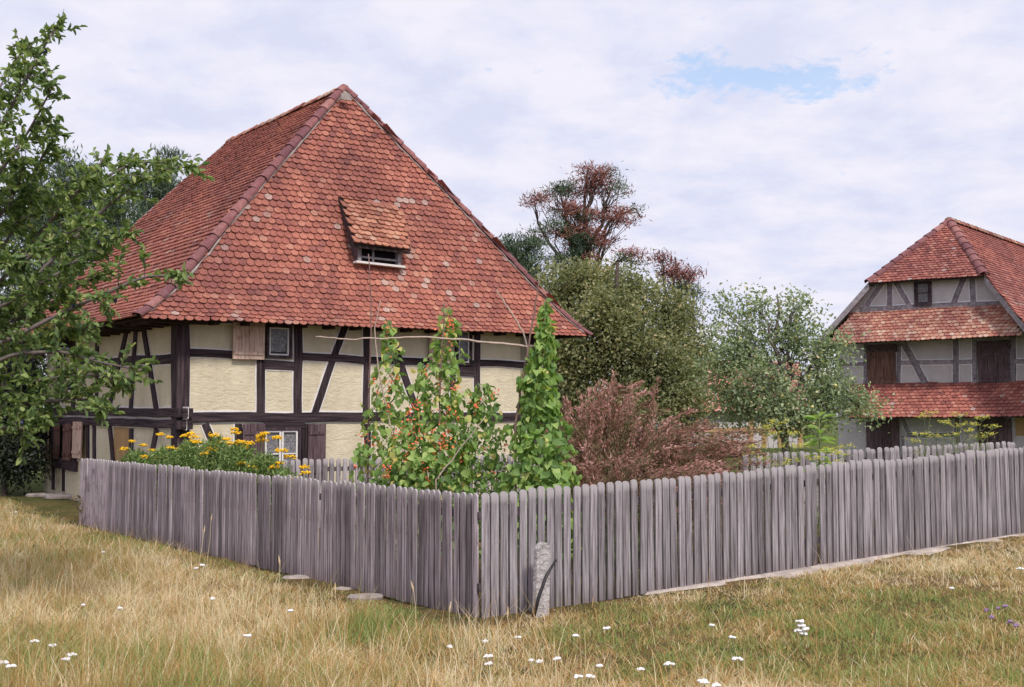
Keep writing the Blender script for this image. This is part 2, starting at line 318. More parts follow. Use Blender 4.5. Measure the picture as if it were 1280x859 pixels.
# ------------------------------------------------------------------ ground
def gzv(x, y):
    a = 0.0445 * np.clip(x + 0.3, 0, 9) * np.clip((24 - y) / 6, 0, 1)
    b = 0.045 * np.clip(y - 20, 0, 7) * np.clip((-4 - x) / 3, 0, 1)
    return a + b
m, t, b = newmat('meadow_soil'); b.inputs['Roughness'].default_value = 1.0; b.inputs['Specular IOR Level'].default_value = 0.05
g = nd(t, 'ShaderNodeNewGeometry')
n1 = nd(t, 'ShaderNodeTexNoise', i_Scale=0.9, i_Detail=9.0, i_Roughness=0.7); t.links.new(g.outputs['Position'], n1.inputs['Vector'])
n2 = nd(t, 'ShaderNodeTexNoise', i_Scale=14.0, i_Detail=9.0, i_Roughness=0.8); t.links.new(g.outputs['Position'], n2.inputs['Vector'])
c1 = rampn(t, n1.outputs['Fac'], [(0.38, (0.10, 0.11, 0.04)), (0.5, (0.20, 0.15, 0.07)), (0.62, (0.26, 0.17, 0.085))])
c2 = rampn(t, n2.outputs['Fac'], [(0.35, (0.45, 0.4, 0.36)), (0.62, (1.1, 1.1, 1.1))])
sp_ = nd(t, 'ShaderNodeSeparateXYZ'); t.links.new(g.outputs['Position'], sp_.inputs[0]); mr_ = nd(t, 'ShaderNodeMapRange'); mr_.inputs['From Min'].default_value = 19.0; mr_.inputs['From Max'].default_value = 27.0; t.links.new(sp_.outputs['Y'], mr_.inputs['Value'])
cg_ = mixn(t, mr_.outputs[0], c1.outputs[0], (0.12, 0.15, 0.05)); t.links.new(mixn(t, 1.0, cg_, c2.outputs[0], 'MULTIPLY'), b.inputs['Base Color']); bump(t, b, n2.outputs['Fac'], 1.0, 0.05)
M['soil'] = m
xs = np.concatenate([np.linspace(-1500, -40, 14), np.linspace(-36, 36, 145), np.linspace(40, 1500, 14)])
ys = np.concatenate([np.linspace(-60, -2, 8), np.linspace(0, 60, 121), np.linspace(64, 2500, 16)])
GX, GY = np.meshgrid(xs, ys); GZ = gzv(GX, GY) + (vnoise(GX, GY, 1.1) - 0.5) * 0.05 * ((np.abs(GX) < 30) & (GY < 40))
nx = len(xs); idx = np.arange(nx * len(ys)).reshape(len(ys), nx)
quad = np.stack([idx[:-1, :-1], idx[:-1, 1:], idx[1:, 1:], idx[1:, :-1]], -1).reshape(-1, 4)
gr = fast('ground', np.stack([GX, GY, GZ], -1).reshape(-1, 3), quad, M['soil'], smooth=True); gr['kind'] = 'structure'

# ------------------------------------------------------------------ wall helper
class Wall:
    """vertical wall plane through O with horizontal direction H; normal faces the viewer"""
    def __init__(s, O, H):
        s.O = Vector(O); s.H = Vector(H).normalized(); s.H.z = 0
        s.N = Vector((s.H.y, -s.H.x, 0))
        if s.N.dot(Vector((0, 0, 0)) - Vector((s.O.x, s.O.y, 0))) < 0: s.N = -s.N
        s.k = 0
    def px(s, u, v, off=0.0):
        p = hit(u, v, s.O + s.N * off, s.N); d = p - s.O
        return d.dot(s.H), p.z
    def P(s, h, z, off=0.0): 
        q = s.O + s.H * h + s.N * off; return Vector((q.x, q.y, z))
def timber(W_, par, name, a, b, wd, mat, lime=None, border=0.028, proud=0.035, px=True, sides=(1, 1)):
    """a,b centre line ends (measured on the photograph or wall coordinates)"""
    (h0, z0), (h1, z1) = (W_.px(*a), W_.px(*b)) if px else (a, b)
    W_.k += 1; pr = proud + 0.0016 * (W_.k % 9); d = Vector((h1 - h0, z1 - z0)); Ln = d.length; d /= Ln; q = Vector((-d.y, d.x))
    n = max(3, int(Ln / 0.35)); sd_ = random.random() * 50; mb = MB(); lb = MB(); fr = []; lf = []
    for i in range(n + 1):
        s_ = Ln * i / n; wob = (mnoise.noise((s_ * 1.1, sd_, 0)) * 0.10) * wd * 1.6
        wl = wd / 2 * (1 + 0.14 * mnoise.noise((s_ * 1.7, sd_, 3))); wr = wd / 2 * (1 + 0.14 * mnoise.noise((s_ * 1.7, sd_, 9)))
        c = Vector((h0, z0)) + d * s_
        e1 = c + q * (wob + wl); e2 = c + q * (wob - wr); bb = border * (1 + 0.35 * mnoise.noise((s_ * 2.3, sd_, 20)))
        fr.append([W_.P(e1.x, e1.y, 0), W_.P(e1.x, e1.y, pr - .006), W_.P(*(e1 - q * .008), pr), W_.P(*(e2 + q * .008), pr), W_.P(e2.x, e2.y, pr - .006), W_.P(e2.x, e2.y, 0)])
        e1 += q * bb * sides[0]; e2 -= q * bb * sides[1]; lf.append([W_.P(e1.x, e1.y, 0.001), W_.P(e1.x, e1.y, 0.005 + 0.0009 * (W_.k % 11)), W_.P(e2.x, e2.y, 0.005 + 0.0009 * (W_.k % 11)), W_.P(e2.x, e2.y, 0.001)])
    for arr, b_, k in ((fr, mb, 6), (lf, lb, 4)):
        vs = [p for r in arr for p in r]
        fs = [(i * k + j, i * k + j + 1, (i + 1) * k + j + 1, (i + 1) * k + j) for i in range(n) for j in range(k - 1)]
        fs += [tuple(range(k)), tuple(range(n * k, n * k + k))[::-1]]; b_.add(vs, fs)
    if mat is M['beam']: mat = M['beam_v'] if abs(d.y) > .6 else M['beam_h']
    o = mb.build(name, mat, par)
    if lime: lb.build('lime_border', lime, o)
    return o
def panel_box(W_, mb, h0, h1, z0, z1, o0, o1):
    p = W_.P(h0, z0, o0); mb.box(p, W_.H * (h1 - h0), W_.N * (o1 - o0), Vector((0, 0, z1 - z0)))
def boards(W_, par, name, u0, v0, u1, v1, nb, mat, off=0.05, th=0.03, label=None):
    """a shutter or plank door of nb vertical boards with two battens"""
    h0, z1 = W_.px(u0, v0); h1, z0 = W_.px(u1, v1)
    if h1 < h0: h0, h1 = h1, h0
    mb = MB(); wd = (h1 - h0) / nb
    for i in range(nb):
        mb.cur = random.random(); j = random.uniform(-.006, .006)
        panel_box(W_, mb, h0 + wd * i + .003, h0 + wd * (i + 1) - .003, z0 + j, z1 + j, off, off + th + random.uniform(0, .004))
    o = mb.build(name, mat, par)
    for f in (0.16, 0.84):
        bt = MB(); bt.cur = 0.4; zc = z0 + (z1 - z0) * f; panel_box(W_, bt, h0 + .03, h1 - .03, zc - .03, zc + .03, off + th + .005, off + th + .022)
        bt.build('batten', mat, o)
    if label: o['label'] = label
    return o
def window(W_, par, u0, v0, u1, v1, frame_mat, casements=1, bars=1, curtain=True, fw=0.035, off=0.03, surround=None, name='window'):
    h0, z1 = W_.px(u0, v0); h1, z0 = W_.px(u1, v1)
    if h1 < h0: h0, h1 = h1, h0
    mb = MB()   # deep dark surround
    s_ = 0.05
    for (a, b, c, d) in ((h0 - s_, h1 + s_, z1, z1 + s_), (h0 - s_, h1 + s_, z0 - s_, z0), (h0 - s_, h0, z0, z1), (h1, h1 + s_, z0, z1)):
        panel_box(W_, mb, a, b, c, d, 0.002, off + 0.035)
    fr = mb.build(name, surround or M['beam'], par)
    d = MB(); panel_box(W_, d, h0, h1, z0, z1, 0.008, 0.011); d.build('interior', M['dark'], fr)
    cwd = (h1 - h0) / casements
    for i in range(casements):
        a, b = h0 + cwd * i + .006, h0 + cwd * (i + 1) - .006; mb = MB()
        for (x0, x1, y0, y1) in ((a, b, z1 - fw, z1 - .004), (a, b, z0 + .004, z0 + fw), (a, a + fw, z0 + fw, z1 - fw), (b - fw, b, z0 + fw, z1 - fw)):
            panel_box(W_, mb, x0, x1, y0, y1, off - .012, off + .012)
        for k in range(bars):
            zc = z0 + (z1 - z0) * (k + 1) / (bars + 1); panel_box(W_, mb, a + fw, b - fw, zc - .011, zc + .011, off - .008, off + .008)
        mb.build('casement', frame_mat, fr)
        if curtain:
            mb = MB(); nseg = 10
            vs = []
            for j in range(nseg + 1):
                x = a + fw + (b - a - 2 * fw) * j / nseg; o_ = 0.0145 + 0.003 * math.sin(j * 2.1)
                vs += [W_.P(x, z0 + .07, o_), W_.P(x, z1 - fw, o_)]
            mb.add(vs, [(2 * j, 2 * j + 2, 2 * j + 3, 2 * j + 1) for j in range(nseg)]); mb.build('curtain', M['curtain'], fr)
        mb = MB(); panel_box(W_, mb, a + fw, b - fw, z0 + fw, z1 - fw, off - .003, off + .001); mb.build('pane', M['glass'], fr)
    return fr

# ------------------------------------------------------------------ roof tiles
def inside(poly, x, y):
    c = False; n = len(poly)
    for i in range(n):
        x0, y0 = poly[i]; x1, y1 = poly[(i + 1) % n]
        if (y0 > y) != (y1 > y) and x < (x1 - x0) * (y - y0) / (y1 - y0) + x0: c = not c
    return c
def tile_face(mb, pts, ex=0.120, tw=0.148, sag=None, th=0.026, start=-0.10, vshift=0.0, curve=5):
    """pts: planar polygon in 3D, first two points = the eave. sag(z) gives the drop of the bell-cast"""
    O = Vector(pts[0]); U = (Vector(pts[1]) - O).normalized(); n = (Vector(pts[1]) - O).cross(Vector(pts[2]) - O).normalized()
    if n.z < 0: n = -n
    V = n.cross(U)
    if V.z < 0: V = -V
    poly = [((Vector(p) - O).dot(U), (Vector(p) - O).dot(V)) for p in pts]
    umin = min(p[0] for p in poly); umax = max(p[0] for p in poly); vmax = max(p[1] for p in poly)
    rows = int(vmax / ex) + 1
    for r in range(rows):
        v0 = start + r * ex; jr = mnoise.noise((r * 7.3, 1.7, 0)) * 0.012
        nu = int((umax - umin) / tw) + 3
        for c in range(-1, nu):
            u0 = umin + (c + (r % 2) * 0.5) * tw
            uc = u0 + tw / 2; vc = max(v0 + ex * 0.55, 0.02)
            if not inside(poly, uc, vc): continue
            L_ = ex * 1.75; wv = (mnoise.noise((uc * .9, vc * .9, 4)) * 0.022) + jr
            uj = random.gauss(0, .003); vj = random.gauss(0, .0035); rot = random.gauss(0, .012); lift = 0.050 + random.gauss(0, .004)
            # clip top against the polygon
            top = []
            hw = tw / 2 - 0.003; pl = []
            # rounded lower edge
            for k in range(curve + 1):
                a_ = math.pi * k / curve; x = -math.cos(a_) * hw; y = (1 - math.sin(a_) ** 0.9) * tw * .34
                pl.append((x, y))
            pl += [(hw, L_), (-hw, L_)]
            vs = []
            for (x, y) in pl:
                xx = uc + uj + x - y * rot; yy = min(v0 + vj + wv + y + x * rot, vmax - .005)
                h = lift * (1 - y / L_) + 0.012
                p = O + U * xx + V * yy + n * h
                if sag: p.z -= sag(p.z)
                vs.append(p)
            k = len(vs); bot = []
            for i in range(curve + 1): bot.append(vs[i] - n * th)
            mb.cur = min(1, max(0, random.random() * .9 + .1 * random.random() + .10 * mnoise.noise((uc * .5, vc * .5, 8)) + (.05 if vc < vmax * .55 else -.02)))
            fs = [tuple(range(k))]
            for i in range(curve): fs.append((i + 1, i, k + i, k + i + 1))
            mb.add(vs + bot, fs)
def caps(mb, a, b, r=0.115, step=0.36, sag=None, up=0.03):
    a = Vector(a); b = Vector(b); d = (b - a); Ln = d.length; d.normalize(); side = d.cross(Vector((0, 0, 1))).normalized(); nn = side.cross(d).normalized()
    n = int(Ln / step)
    for i in range(n + 1):
        mb.cur = random.random(); s0 = i * step - .05; s1 = min(s0 + step + .06, Ln + .05); vs = []; k = 8
        jx = random.gauss(0, .006)
        for s_, rr_ in ((s0, r * 1.10), (s1, r * 0.90)):
            for j in range(k + 1):
                q = math.pi * (j / k) * 1.1 - .05 * math.pi
                p = a + d * s_ + side * (math.cos(q) * rr_ + jx) + nn * (math.sin(q) * rr_ * .85 - .02 + up + (0.012 if s_ == s0 else 0))
                if sag: p.z -= sag(p.z)
                vs.append(p)
        m2 = k + 1
        inner = [vs[j] - (vs[j] - (a + d * s0)).normalized() * .02 for j in range(m2)]
        mb.add(vs + inner, [(j, j + 1, m2 + j + 1, m2 + j) for j in range(k)] + [(j + 1, j, 2 * m2 + j, 2 * m2 + j + 1) for j in range(k)])
def slab(mb, pts, th=0.07, sag=None, nsub=7, drop=0.012):
    """thin slab under tiles: subdivided triangle/quads so that it can sag"""
    P = [Vector(p) for p in pts]
    if len(P) == 3: P = [P[0], P[1], P[2], P[2]]
    g_ = []
    for layer in (0, 1):
        for i in range(nsub + 1):
            for j in range(nsub + 1):
                s_, q = i / nsub, (j / nsub) ** 1.6
                p = (P[0].lerp(P[1], s_)).lerp(P[3].lerp(P[2], s_), q); p = p - Vector((0, 0, drop + layer * th))
                if sag: p.z -= sag(p.z + drop + layer * th)
                g_.append(p)
    n = nsub + 1; f = []
    for l in (0, 1):
        for i in range(nsub):
            for j in range(nsub):
                b_ = l * n * n; f.append((b_ + i * n + j, b_ + (i + 1) * n + j, b_ + (i + 1) * n + j + 1, b_ + i * n + j + 1))
    for i in range(nsub):
        f.append((i * n, (i + 1) * n, n * n + (i + 1) * n, n * n + i * n))
        f.append((i, i + 1, n * n + i + 1, n * n + i)); e = nsub * n
        f.append((e + i, e + i + 1, n * n + e + i + 1, n * n + e + i))
    mb.add(g_, f)

# ================================================================== MAIN HOUSE
Fd = Vector((0.827, 0.562, 0)).normalized(); Sd = Vector((-0.621, 0.784, 0)).normalized()
C0 = Vector((-5.74, 19.5, 0))
WF = Wall(C0, Fd); WL = Wall(C0, Sd)
WID = 7.45; LEN = 8.0
house = empty('half_timbered_house', (C0.x, C0.y, 0), 'large beige half-timbered farmhouse with a tall red tiled hipped roof behind the garden fence', 'house')
T1 = C0 - Fd * 0.97 - Sd * 0.60; T1.z = at(173, 393, T1.y).z
T2 = T1 + Fd * 9.41; T2.z = at(737, 416, T2.y).z
E1 = T1 + Sd * 8.75; E1.z = T1.z + .02
mid = (T1 + T2) / 2; A = mid + Sd * 1.9; A.z = at(427, 111, A.y).z
B = A + Sd * 5.55; B.z = A.z - .03
E2 = T2 + Sd * 8.75; E2.z = T2.z
zE = T1.z; zA = A.z
def sag(z):
    t_ = max(0.0, (z - zE) / (zA - zE)); q = t_ / 0.17
    return 0.17 * q * math.exp(1 - q) - 0.0
# plaster walls
def wall_mesh(W_, par, h0, h1, z0, z1, th, mat, name='wall'):
    mb = MB(); nh = max(2, int((h1 - h0) / .4)); nz = max(2, int((z1 - z0) / .4)); vs = []
    for i in range(nh + 1):
        for j in range(nz + 1):
            h = h0 + (h1 - h0) * i / nh; z = z0 + (z1 - z0) * j / nz
            vs.append(W_.P(h, z, 0))
    k = nz + 1
    fs = [(i * k + j, (i + 1) * k + j, (i + 1) * k + j + 1, i * k + j + 1) for i in range(nh) for j in range(nz)]
    mb.add(vs, fs); panel_box(W_, mb, h0, h1, z0, z1, -th, -0.004)
    return mb.build(name, mat, par)
wall_mesh(WF, house, 0, WID, -0.2, 4.3, 0.3, M['plaster'])
wall_mesh(WL, house, 0.31, LEN, -0.1, 3.9, 0.3, M['plaster'])
WL.O = C0.copy()
mbk = MB(); q0 = C0 + Fd * WID; mbk.box(q0 + Vector((0, 0, -.2)), Sd * LEN, -Fd * .3, Vector((0, 0, 4.3)))
mbk.build('wall', M['plaster'], house)
gb = MB(); a_, b_ = C0 + Sd * LEN, C0 + Fd * WID + Sd * LEN
gb.prism([a_ + Vector((0, 0, -.1)), b_ + Vector((0, 0, -.1)), b_ + Vector((0, 0, 4.0)), (a_ + b_) / 2 + Vector((0, 0, 8.0)), a_ + Vector((0, 0, 4.0))], Sd * -0.25)
gb.build('gable_wall', M['plaster'], house)
# plinth
pl = MB(); pl.box(C0 + WL.N * .06 + Vector((0, 0, -.3)) + Sd * -.06, Sd * (LEN + .1), -WL.N * .3, Vector((0, 0, .3 + .18)))
pl.box(C0 + WF.N * .062 + Vector((0, 0, -.3)), Fd * WID, -WF.N * .2, Vector((0, 0, .46)))
pl.build('plinth', M['stone'], house)
DK, LM = M['beam'], M['lime']
tm = lambda W_, nm, a, b, wd, **k: timber(W_, house, nm, a, b, wd, DK, LM, **k)
# front facade timbers (ends measured on the facade)
tm(WF, 'corner_post', (227.5, 392), (227.5, 672), 0.225, proud=0.07, sides=(1, -.3))
tm(WF, 'floor_beam', (236, 522.5), (672, 520), 0.17, proud=0.05)
tm(WF, 'rail', (235, 440.5), (290, 443), 0.14)
tm(WF, 'rail', (376, 445.5), (455, 450), 0.14)
tm(WF, 'rail', (462, 450), (592, 454.5), 0.13)
tm(WF, 'rail', (599, 453.5), (660, 456.5), 0.13)
tm(WF, 'window_post', (325.5, 448), (325, 519), 0.15)
tm(WF, 'post', (371.5, 400), (371.5, 519), 0.155)
tm(WF, 'window_rail', (331, 456), (368, 457.5), 0.16)
tm(WF, 'brace', (433, 401), (392, 519), 0.135)
tm(WF, 'post', (458, 403), (458, 519), 0.14)
tm(WF, 'brace', (483, 405), (522, 518), 0.135)
tm(WF, 'post', (596, 406), (596, 519), 0.14)
tm(WF, 'window_post', (566, 455), (566, 519), 0.12)
tm(WF, 'window_rail', (571, 463), (592, 464), 0.19)
tm(WF, 'corner_post', (664, 405), (664, 640), 0.2, proud=0.07, sides=(-.3, 1))
tm(WF, 'wall_plate', (235, 399), (662, 409), 0.12, proud=0.06)
tm(WF, 'brace', (256, 530), (284, 600), 0.13)
tm(WF, 'post', (297.5, 530), (297.5, 640), 0.13)
tm(WF, 'post', (380, 530), (380, 640), 0.13)
tm(WF, 'post', (458, 530), (458, 640), 0.14)
tm(WF, 'sill_beam', (236, 650), (672, 632), 0.2)
# front windows and shutters
window(WF, house, 335, 409, 360, 445, M['white_paint'], 1, 0, True, fw=0.03, off=0.045)
boards(WF, house, 'shutter', 289, 402, 328, 450, 4, M['shutter_light'], off=0.075, label='open bleached plank shutter')
window(WF, house, 571, 414, 585, 454, M['white_paint'], 1, 0, True, fw=0.03, off=0.045)
boards(WF, house, 'shutter', 534, 411, 563, 456, 3, M['shutter_light'], off=0.075, label='open bleached plank shutter')
window(WF, house, 329.5, 538, 370.5, 596, M['white_paint'], 2, 1, True, fw=0.035, off=0.045)
boards(WF, house, 'shutter', 301, 530, 328, 600, 3, M['shutter_dark'], off=0.075, label='open dark brown plank shutter')
boards(WF, house, 'shutter', 382.5, 530, 404, 600, 3, M['shutter_dark'], off=0.075, label='open dark brown plank shutter')
tm(WF, 'lintel', (330, 532), (380, 532), 0.10, proud=0.045)
# side wall timbers
timber(WL, house, 'corner_post', (221.5, 392), (221.5, 672), 0.22, DK, None, proud=0.07)
tm(WL, 'rail', (221, 447.5), (94, 456), 0.17)
tm(WL, 'brace', (160, 412), (137, 512), 0.17)
tm(WL, 'post', (172, 400), (165, 512), 0.16)
tm(WL, 'brace', (179, 398), (197, 512), 0.17)
tm(WL, 'post', (123.5, 412), (122, 512), 0.15)
tm(WL, 'post', (93, 420), (93, 512), 0.2)
tm(WL, 'post', (74, 424), (74, 512), 0.2)
tm(WL, 'double_beam', (236, 516), (58, 514), 0.15, proud=0.10)
tm(WL, 'double_beam', (234, 530.5), (58, 525), 0.15, proud=0.085)
tm(WL, 'post', (119, 530), (119, 620), 0.16)
tm(WL, 'post', (111, 530), (111, 620), 0.16)
tm(WL, 'brace', (138.5, 533), (147, 620), 0.17)
tm(WL, 'post', (165.5, 536), (165.5, 620), 0.17)
tm(WL, 'brace', (197.5, 536), (186, 600), 0.17)
tm(WL, 'window_rail', (68, 578), (98, 582), 0.22, proud=0.06)
tm(WL, 'post', (68, 528), (68, 612), 0.14)
tm(WL, 'post', (80.5, 585), (80.5, 614), 0.16)
# beam ends of the double beam crossing the corner
be = MB()
for (za, dz) in ((0.0, .155), (-.21, .15)):
    zc = WL.px(236, 516)[1] + za
    be.box(C0 + WF.N * 0.03 - Fd * 0.14 + Vector((0, 0, zc - dz / 2)), Fd * 0.27, WF.N * 0.19, Vector((0, 0, dz)))
be.build('beam_end', DK, house)
# clay coloured patch between two posts
h0, z1 = WL.px(143, 534); h1, z0 = WL.px(162, 578)
mb = MB(); panel_box(WL, mb, min(h0, h1), max(h0, h1), z0, z1, 0.001, 0.012); mb.build('bare_clay_panel', M['plaster_clay'], house)
# side windows and shutters
window(WL, house, 91, 423, 76, 444, M['beam'], 1, 0, False, fw=0.05, off=0.045)
window(WL, house, 56, 428, 40, 448, M['beam'], 1, 0, False, fw=0.05, off=0.045)
window(WL, house, 97, 530, 69, 574, M['beam'], 2, 0, False, fw=0.05, off=0.04)
boards(WL, house, 'shutter', 80, 529, 72, 573, 3, M['shutter_brown'], off=0.075, label='brown plank shutter')
boards(WL, house, 'shutter', 95, 530, 84, 575, 3, M['shutter_brown'], off=0.075, label='brown plank shutter')
boards(WL, house, 'shutter', 109, 527, 97, 572, 3, M['shutter_light'], off=0.09, label='pale open plank shutter')
boards(WL, house, 'shutter', 67, 525, 57, 573, 3, M['shutter_light'], off=0.09, label='pale open plank shutter')
# roof
rf = MB(); zdn = Vector((0, 0, -0.0))
slab(rf, [T1, T2, A], sag=sag, th=.03, drop=.0); slab(rf, [T1, E1, B, A], sag=sag, th=.03, drop=.0); slab(rf, [E2, T2, A, B], sag=sag, th=.03)
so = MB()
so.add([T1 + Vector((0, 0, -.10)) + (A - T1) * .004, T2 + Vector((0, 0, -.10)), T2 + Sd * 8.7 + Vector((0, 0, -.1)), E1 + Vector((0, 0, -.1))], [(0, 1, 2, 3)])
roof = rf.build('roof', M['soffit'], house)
tl = MB()
tile_face(tl, [T1, T2, A], sag=sag)
tile_face(tl, [T1, E1, B, A], sag=sag, ex=0.128, curve=4)
tile_face(tl, [T2, E2, B, A], sag=sag, ex=0.3, tw=0.33, curve=3)
tiles = tl.build('tile_covering', M['tiles'], roof)
cp = MB(); caps(cp, T1, A, sag=sag, r=.105, step=.33); cp.build('hip_caps', M['cap'], roof, smooth=False)
cp = MB(); caps(cp, T2, A, sag=sag, r=.105, step=.33); cp.build('hip_caps', M['cap'], roof)
for T_, sg_ in ((T1, 1), (T2, -1)):   # broken bead of lime mortar beside the hip caps on the front slope
    mm = MB(); bead = []; dd_ = (A - T_).normalized(); of_ = Fd * sg_ * .105 - Sd * .04
    for i in range(46):
        a_ = T_.lerp(A, (i + .2) / 47) + of_; b_ = T_.lerp(A, (i + 1.1) / 47) + of_
        for p_ in (a_, b_): p_.z -= sag(p_.z) - .035
        j_ = Vector((random.gauss(0, .01), 0, random.gauss(0, .01))); bead.append(a_ + j_)
    mm.tube(bead, [max(.006, .018 + .03 * mnoise.noise((i * .41, sg_ * 3.1, 2)) + random.uniform(-.006, .006)) for i in range(len(bead))], 5); mm.build('mortar_bead', M['stone'], roof)
cp = MB(); caps(cp, A, B, r=.095, up=.0, step=.33); cp.build('ridge_caps', M['tiles_pale'], roof)
vg = MB()
for i in range(12):
    a_ = E1.lerp(B, i / 12); b_ = E1.lerp(B, (i + 1) / 12); a_.z -= sag(a_.z) - .06; b_.z -= sag(b_.z) - .06
    vg.box(a_, b_ - a_, Sd * .05, Vector((0, 0, -.17)))
vg.build('barge_board', M['board'], roof)
# rafters ends under the eaves
ra = MB()
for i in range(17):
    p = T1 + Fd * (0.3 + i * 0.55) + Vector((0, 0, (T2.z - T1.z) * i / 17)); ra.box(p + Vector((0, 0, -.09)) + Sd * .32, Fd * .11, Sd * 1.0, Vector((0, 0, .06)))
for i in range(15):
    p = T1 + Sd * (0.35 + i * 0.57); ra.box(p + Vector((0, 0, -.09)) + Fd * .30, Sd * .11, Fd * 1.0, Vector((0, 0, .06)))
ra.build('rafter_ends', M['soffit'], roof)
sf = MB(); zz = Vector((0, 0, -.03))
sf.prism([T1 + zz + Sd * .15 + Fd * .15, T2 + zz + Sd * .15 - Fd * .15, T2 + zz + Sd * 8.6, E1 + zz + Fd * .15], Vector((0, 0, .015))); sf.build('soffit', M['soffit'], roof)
ks = MB(); kp = at(431, 121, A.y - .35); ks.prism([kp + Fd * x + Vector((0, 0, z)) for x, z in ((-.10, -.08), (.13, -.07), (.10, .05), (-.01, .11), (-.09, .04))], WF.N * .05); ks.build('mortar_patch', M['stone'], roof)

# dormer
nF = (T2 - T1).cross(A - T1).normalized()
if nF.y > 0: nF = -nF
def onroof(u, v, off): 
    p = hit(u, v, T1 + nF * off, nF); return p
zs = Vector((0, 0, 1))
P1 = onroof(423, 246, 0.06); P2 = onroof(499, 259, 0.06)
Q1 = onroof(443, 304, 0.40); Q2 = onroof(514, 313, 0.40)
S1 = onroof(447, 327, 0.10); S2 = onroof(501, 333, 0.10)
dorm = MB(); dorm.prism([Q1, Q2, P2, P1], nF * -0.04)
dm = dorm.build('dormer', M['soffit'], house)
td = MB(); tile_face(td, [Q1, Q2, P2, P1], ex=0.12, start=-0.03, tw=0.148); td.build('dormer_tiles', M['tiles_dormer'], dm)
# window box of the dormer: posts, sill, dark opening, cheeks
U1 = hit(447, 309, S1, Vector((WF.N.x, WF.N.y, 0))); U2 = hit(501, 315, S1, Vector((WF.N.x, WF.N.y, 0)))
S2 = hit(501, 333, S1, Vector((WF.N.x, WF.N.y, 0)))
ax = (S2 - S1); wd_ = ax.length; ax.normalize(); hh = (U1 - S1).z
dk = MB(); dk.box(S1 + Sd * .10 + ax * .02, ax * (wd_ - .04), Sd * .02, zs * (hh + .12)); dk.build('opening', M['dark'], dm)
fr = MB()
fr.box(S1 - Sd * .02, ax * .07, Sd * .12, zs * (hh + .08)); fr.box(S2 - ax * .07 - Sd * .02, ax * .07, Sd * .12, zs * (hh + .08))
fr.box(S1 + zs * .085 + ax * .07, ax * (wd_ - .14), Sd * .04, zs * .035)
fr.box(S1 + zs * .03 + ax * .32, ax * .03, Sd * .03, zs * hh * .9)
fr.build('dormer_frame', M['board'], dm)
sl = MB(); sl.box(S1 - Sd * .06 - ax * .05 - zs * .03, ax * (wd_ + .12), Sd * .14, zs * .04); sl.build('sill', M['white_paint'], dm)
ck = MB()
ck.add([S1, U1 + zs * .06, P1, P1 + nF * -.2, S1 + Sd * .1], [(0, 1, 2), (0, 2, 3, 4)])
ck.add([S2, U2 + zs * .06, P2, P2 + nF * -.2, S2 + Sd * .1], [(0, 1, 2), (0, 2, 3, 4)])
ck.build('cheek', M['shutter_dark'], dm)
fs_ = MB(); ax2 = (Q2 - Q1).normalized(); fs_.box(Q1 - zs * .07 + Sd * .03, (Q2 - Q1), Sd * .03, zs * .05); fs_.build('fascia', M['soffit'], dm)

# ================================================================== FAR HOUSE (right)
G2 = Vector((0.811, -0.585, 0)).normalized(); P2d = Vector((0.66, 0.75, 0)).normalized()
O2 = at(1150, 520, 36); O2.z = 0
WG = Wall(O2, G2); inn = -WG.N
fh = empty('distant_farmhouse', (O2.x, O2.y, 0), 'grey half-timbered farmhouse with stacked red tiled pent roofs beyond the fence at right', 'house')
gp = lambda u, v, off=0.0: hit(u, v, WG.O + WG.N * off, WG.N)
hL = WG.px(1047, 500)[0]; hR = WG.px(1330, 500)[0]
wm = MB()
z4 = gp(1150, 352).z
def pz(u, v): return WG.px(u, v)
wp = [(hL, -.3), (hR, -.3), (hR, gp(1150, 425).z)] + [pz(1264, 384), pz(1231, 343), pz(1092, 352), pz(1062, 388)] + [(hL, gp(1150, 440).z)]
wm.prism([WG.P(h, z) for h, z in wp], inn * .3); wm.build('wall', M['plaster_grey'], fh)
wm = MB(); wm.box(WG.P(hL, -.3, -.01), inn * 13, G2 * .3, Vector((0, 0, 5.0))); wm.build('wall', M['plaster_grey'], fh)
A2 = gp(1187, 277, -2.2); K1 = gp(1086, 353, .35); K2 = gp(1230, 344, .35); L1 = gp(1017, 431, .35); R1 = gp(1290, 414, .35)
B2 = A2 + P2d * 16; L1b = L1 + P2d * 16; R1b = R1 + P2d * 16
R1 = hit(1292, 420, A2, (B2 - A2).cross(K2 - A2).normalized()); R1p = R1 + (R1 - K2) * 0.55; R1bp = R1p + P2d * 16
r2 = MB(); slab(r2, [K1, K2, A2]); slab(r2, [L1, L1b, B2, K1]); slab(r2, [A2, K1, B2, B2]); slab(r2, [R1p, R1bp, B2, K2], drop=.03); slab(r2, [K2, A2, B2, B2], drop=.03)
rf2 = r2.build('roof', M['soffit'], fh)
t2 = MB(); tile_face(t2, [K1, K2, A2], ex=0.135, tw=0.155, curve=4, th=.022)
t2.build('tile_covering', M['tiles_far'], rf2)
t2 = MB(); sp = R1p
tile_face(t2, [R1p, R1bp, B2, A2, K2], ex=0.14, tw=0.17, curve=3, th=.022); t2.build('tile_covering', M['tiles_far'], rf2)
cp = MB(); caps(cp, K1, A2, r=.13, step=.4); caps(cp, K2, A2, r=.15, step=.4); cp.build('hip_caps', M['cap'], rf2)
cp = MB(); caps(cp, A2, B2, r=.14, step=.4); cp.build('ridge_caps', M['tiles_pale'], rf2)
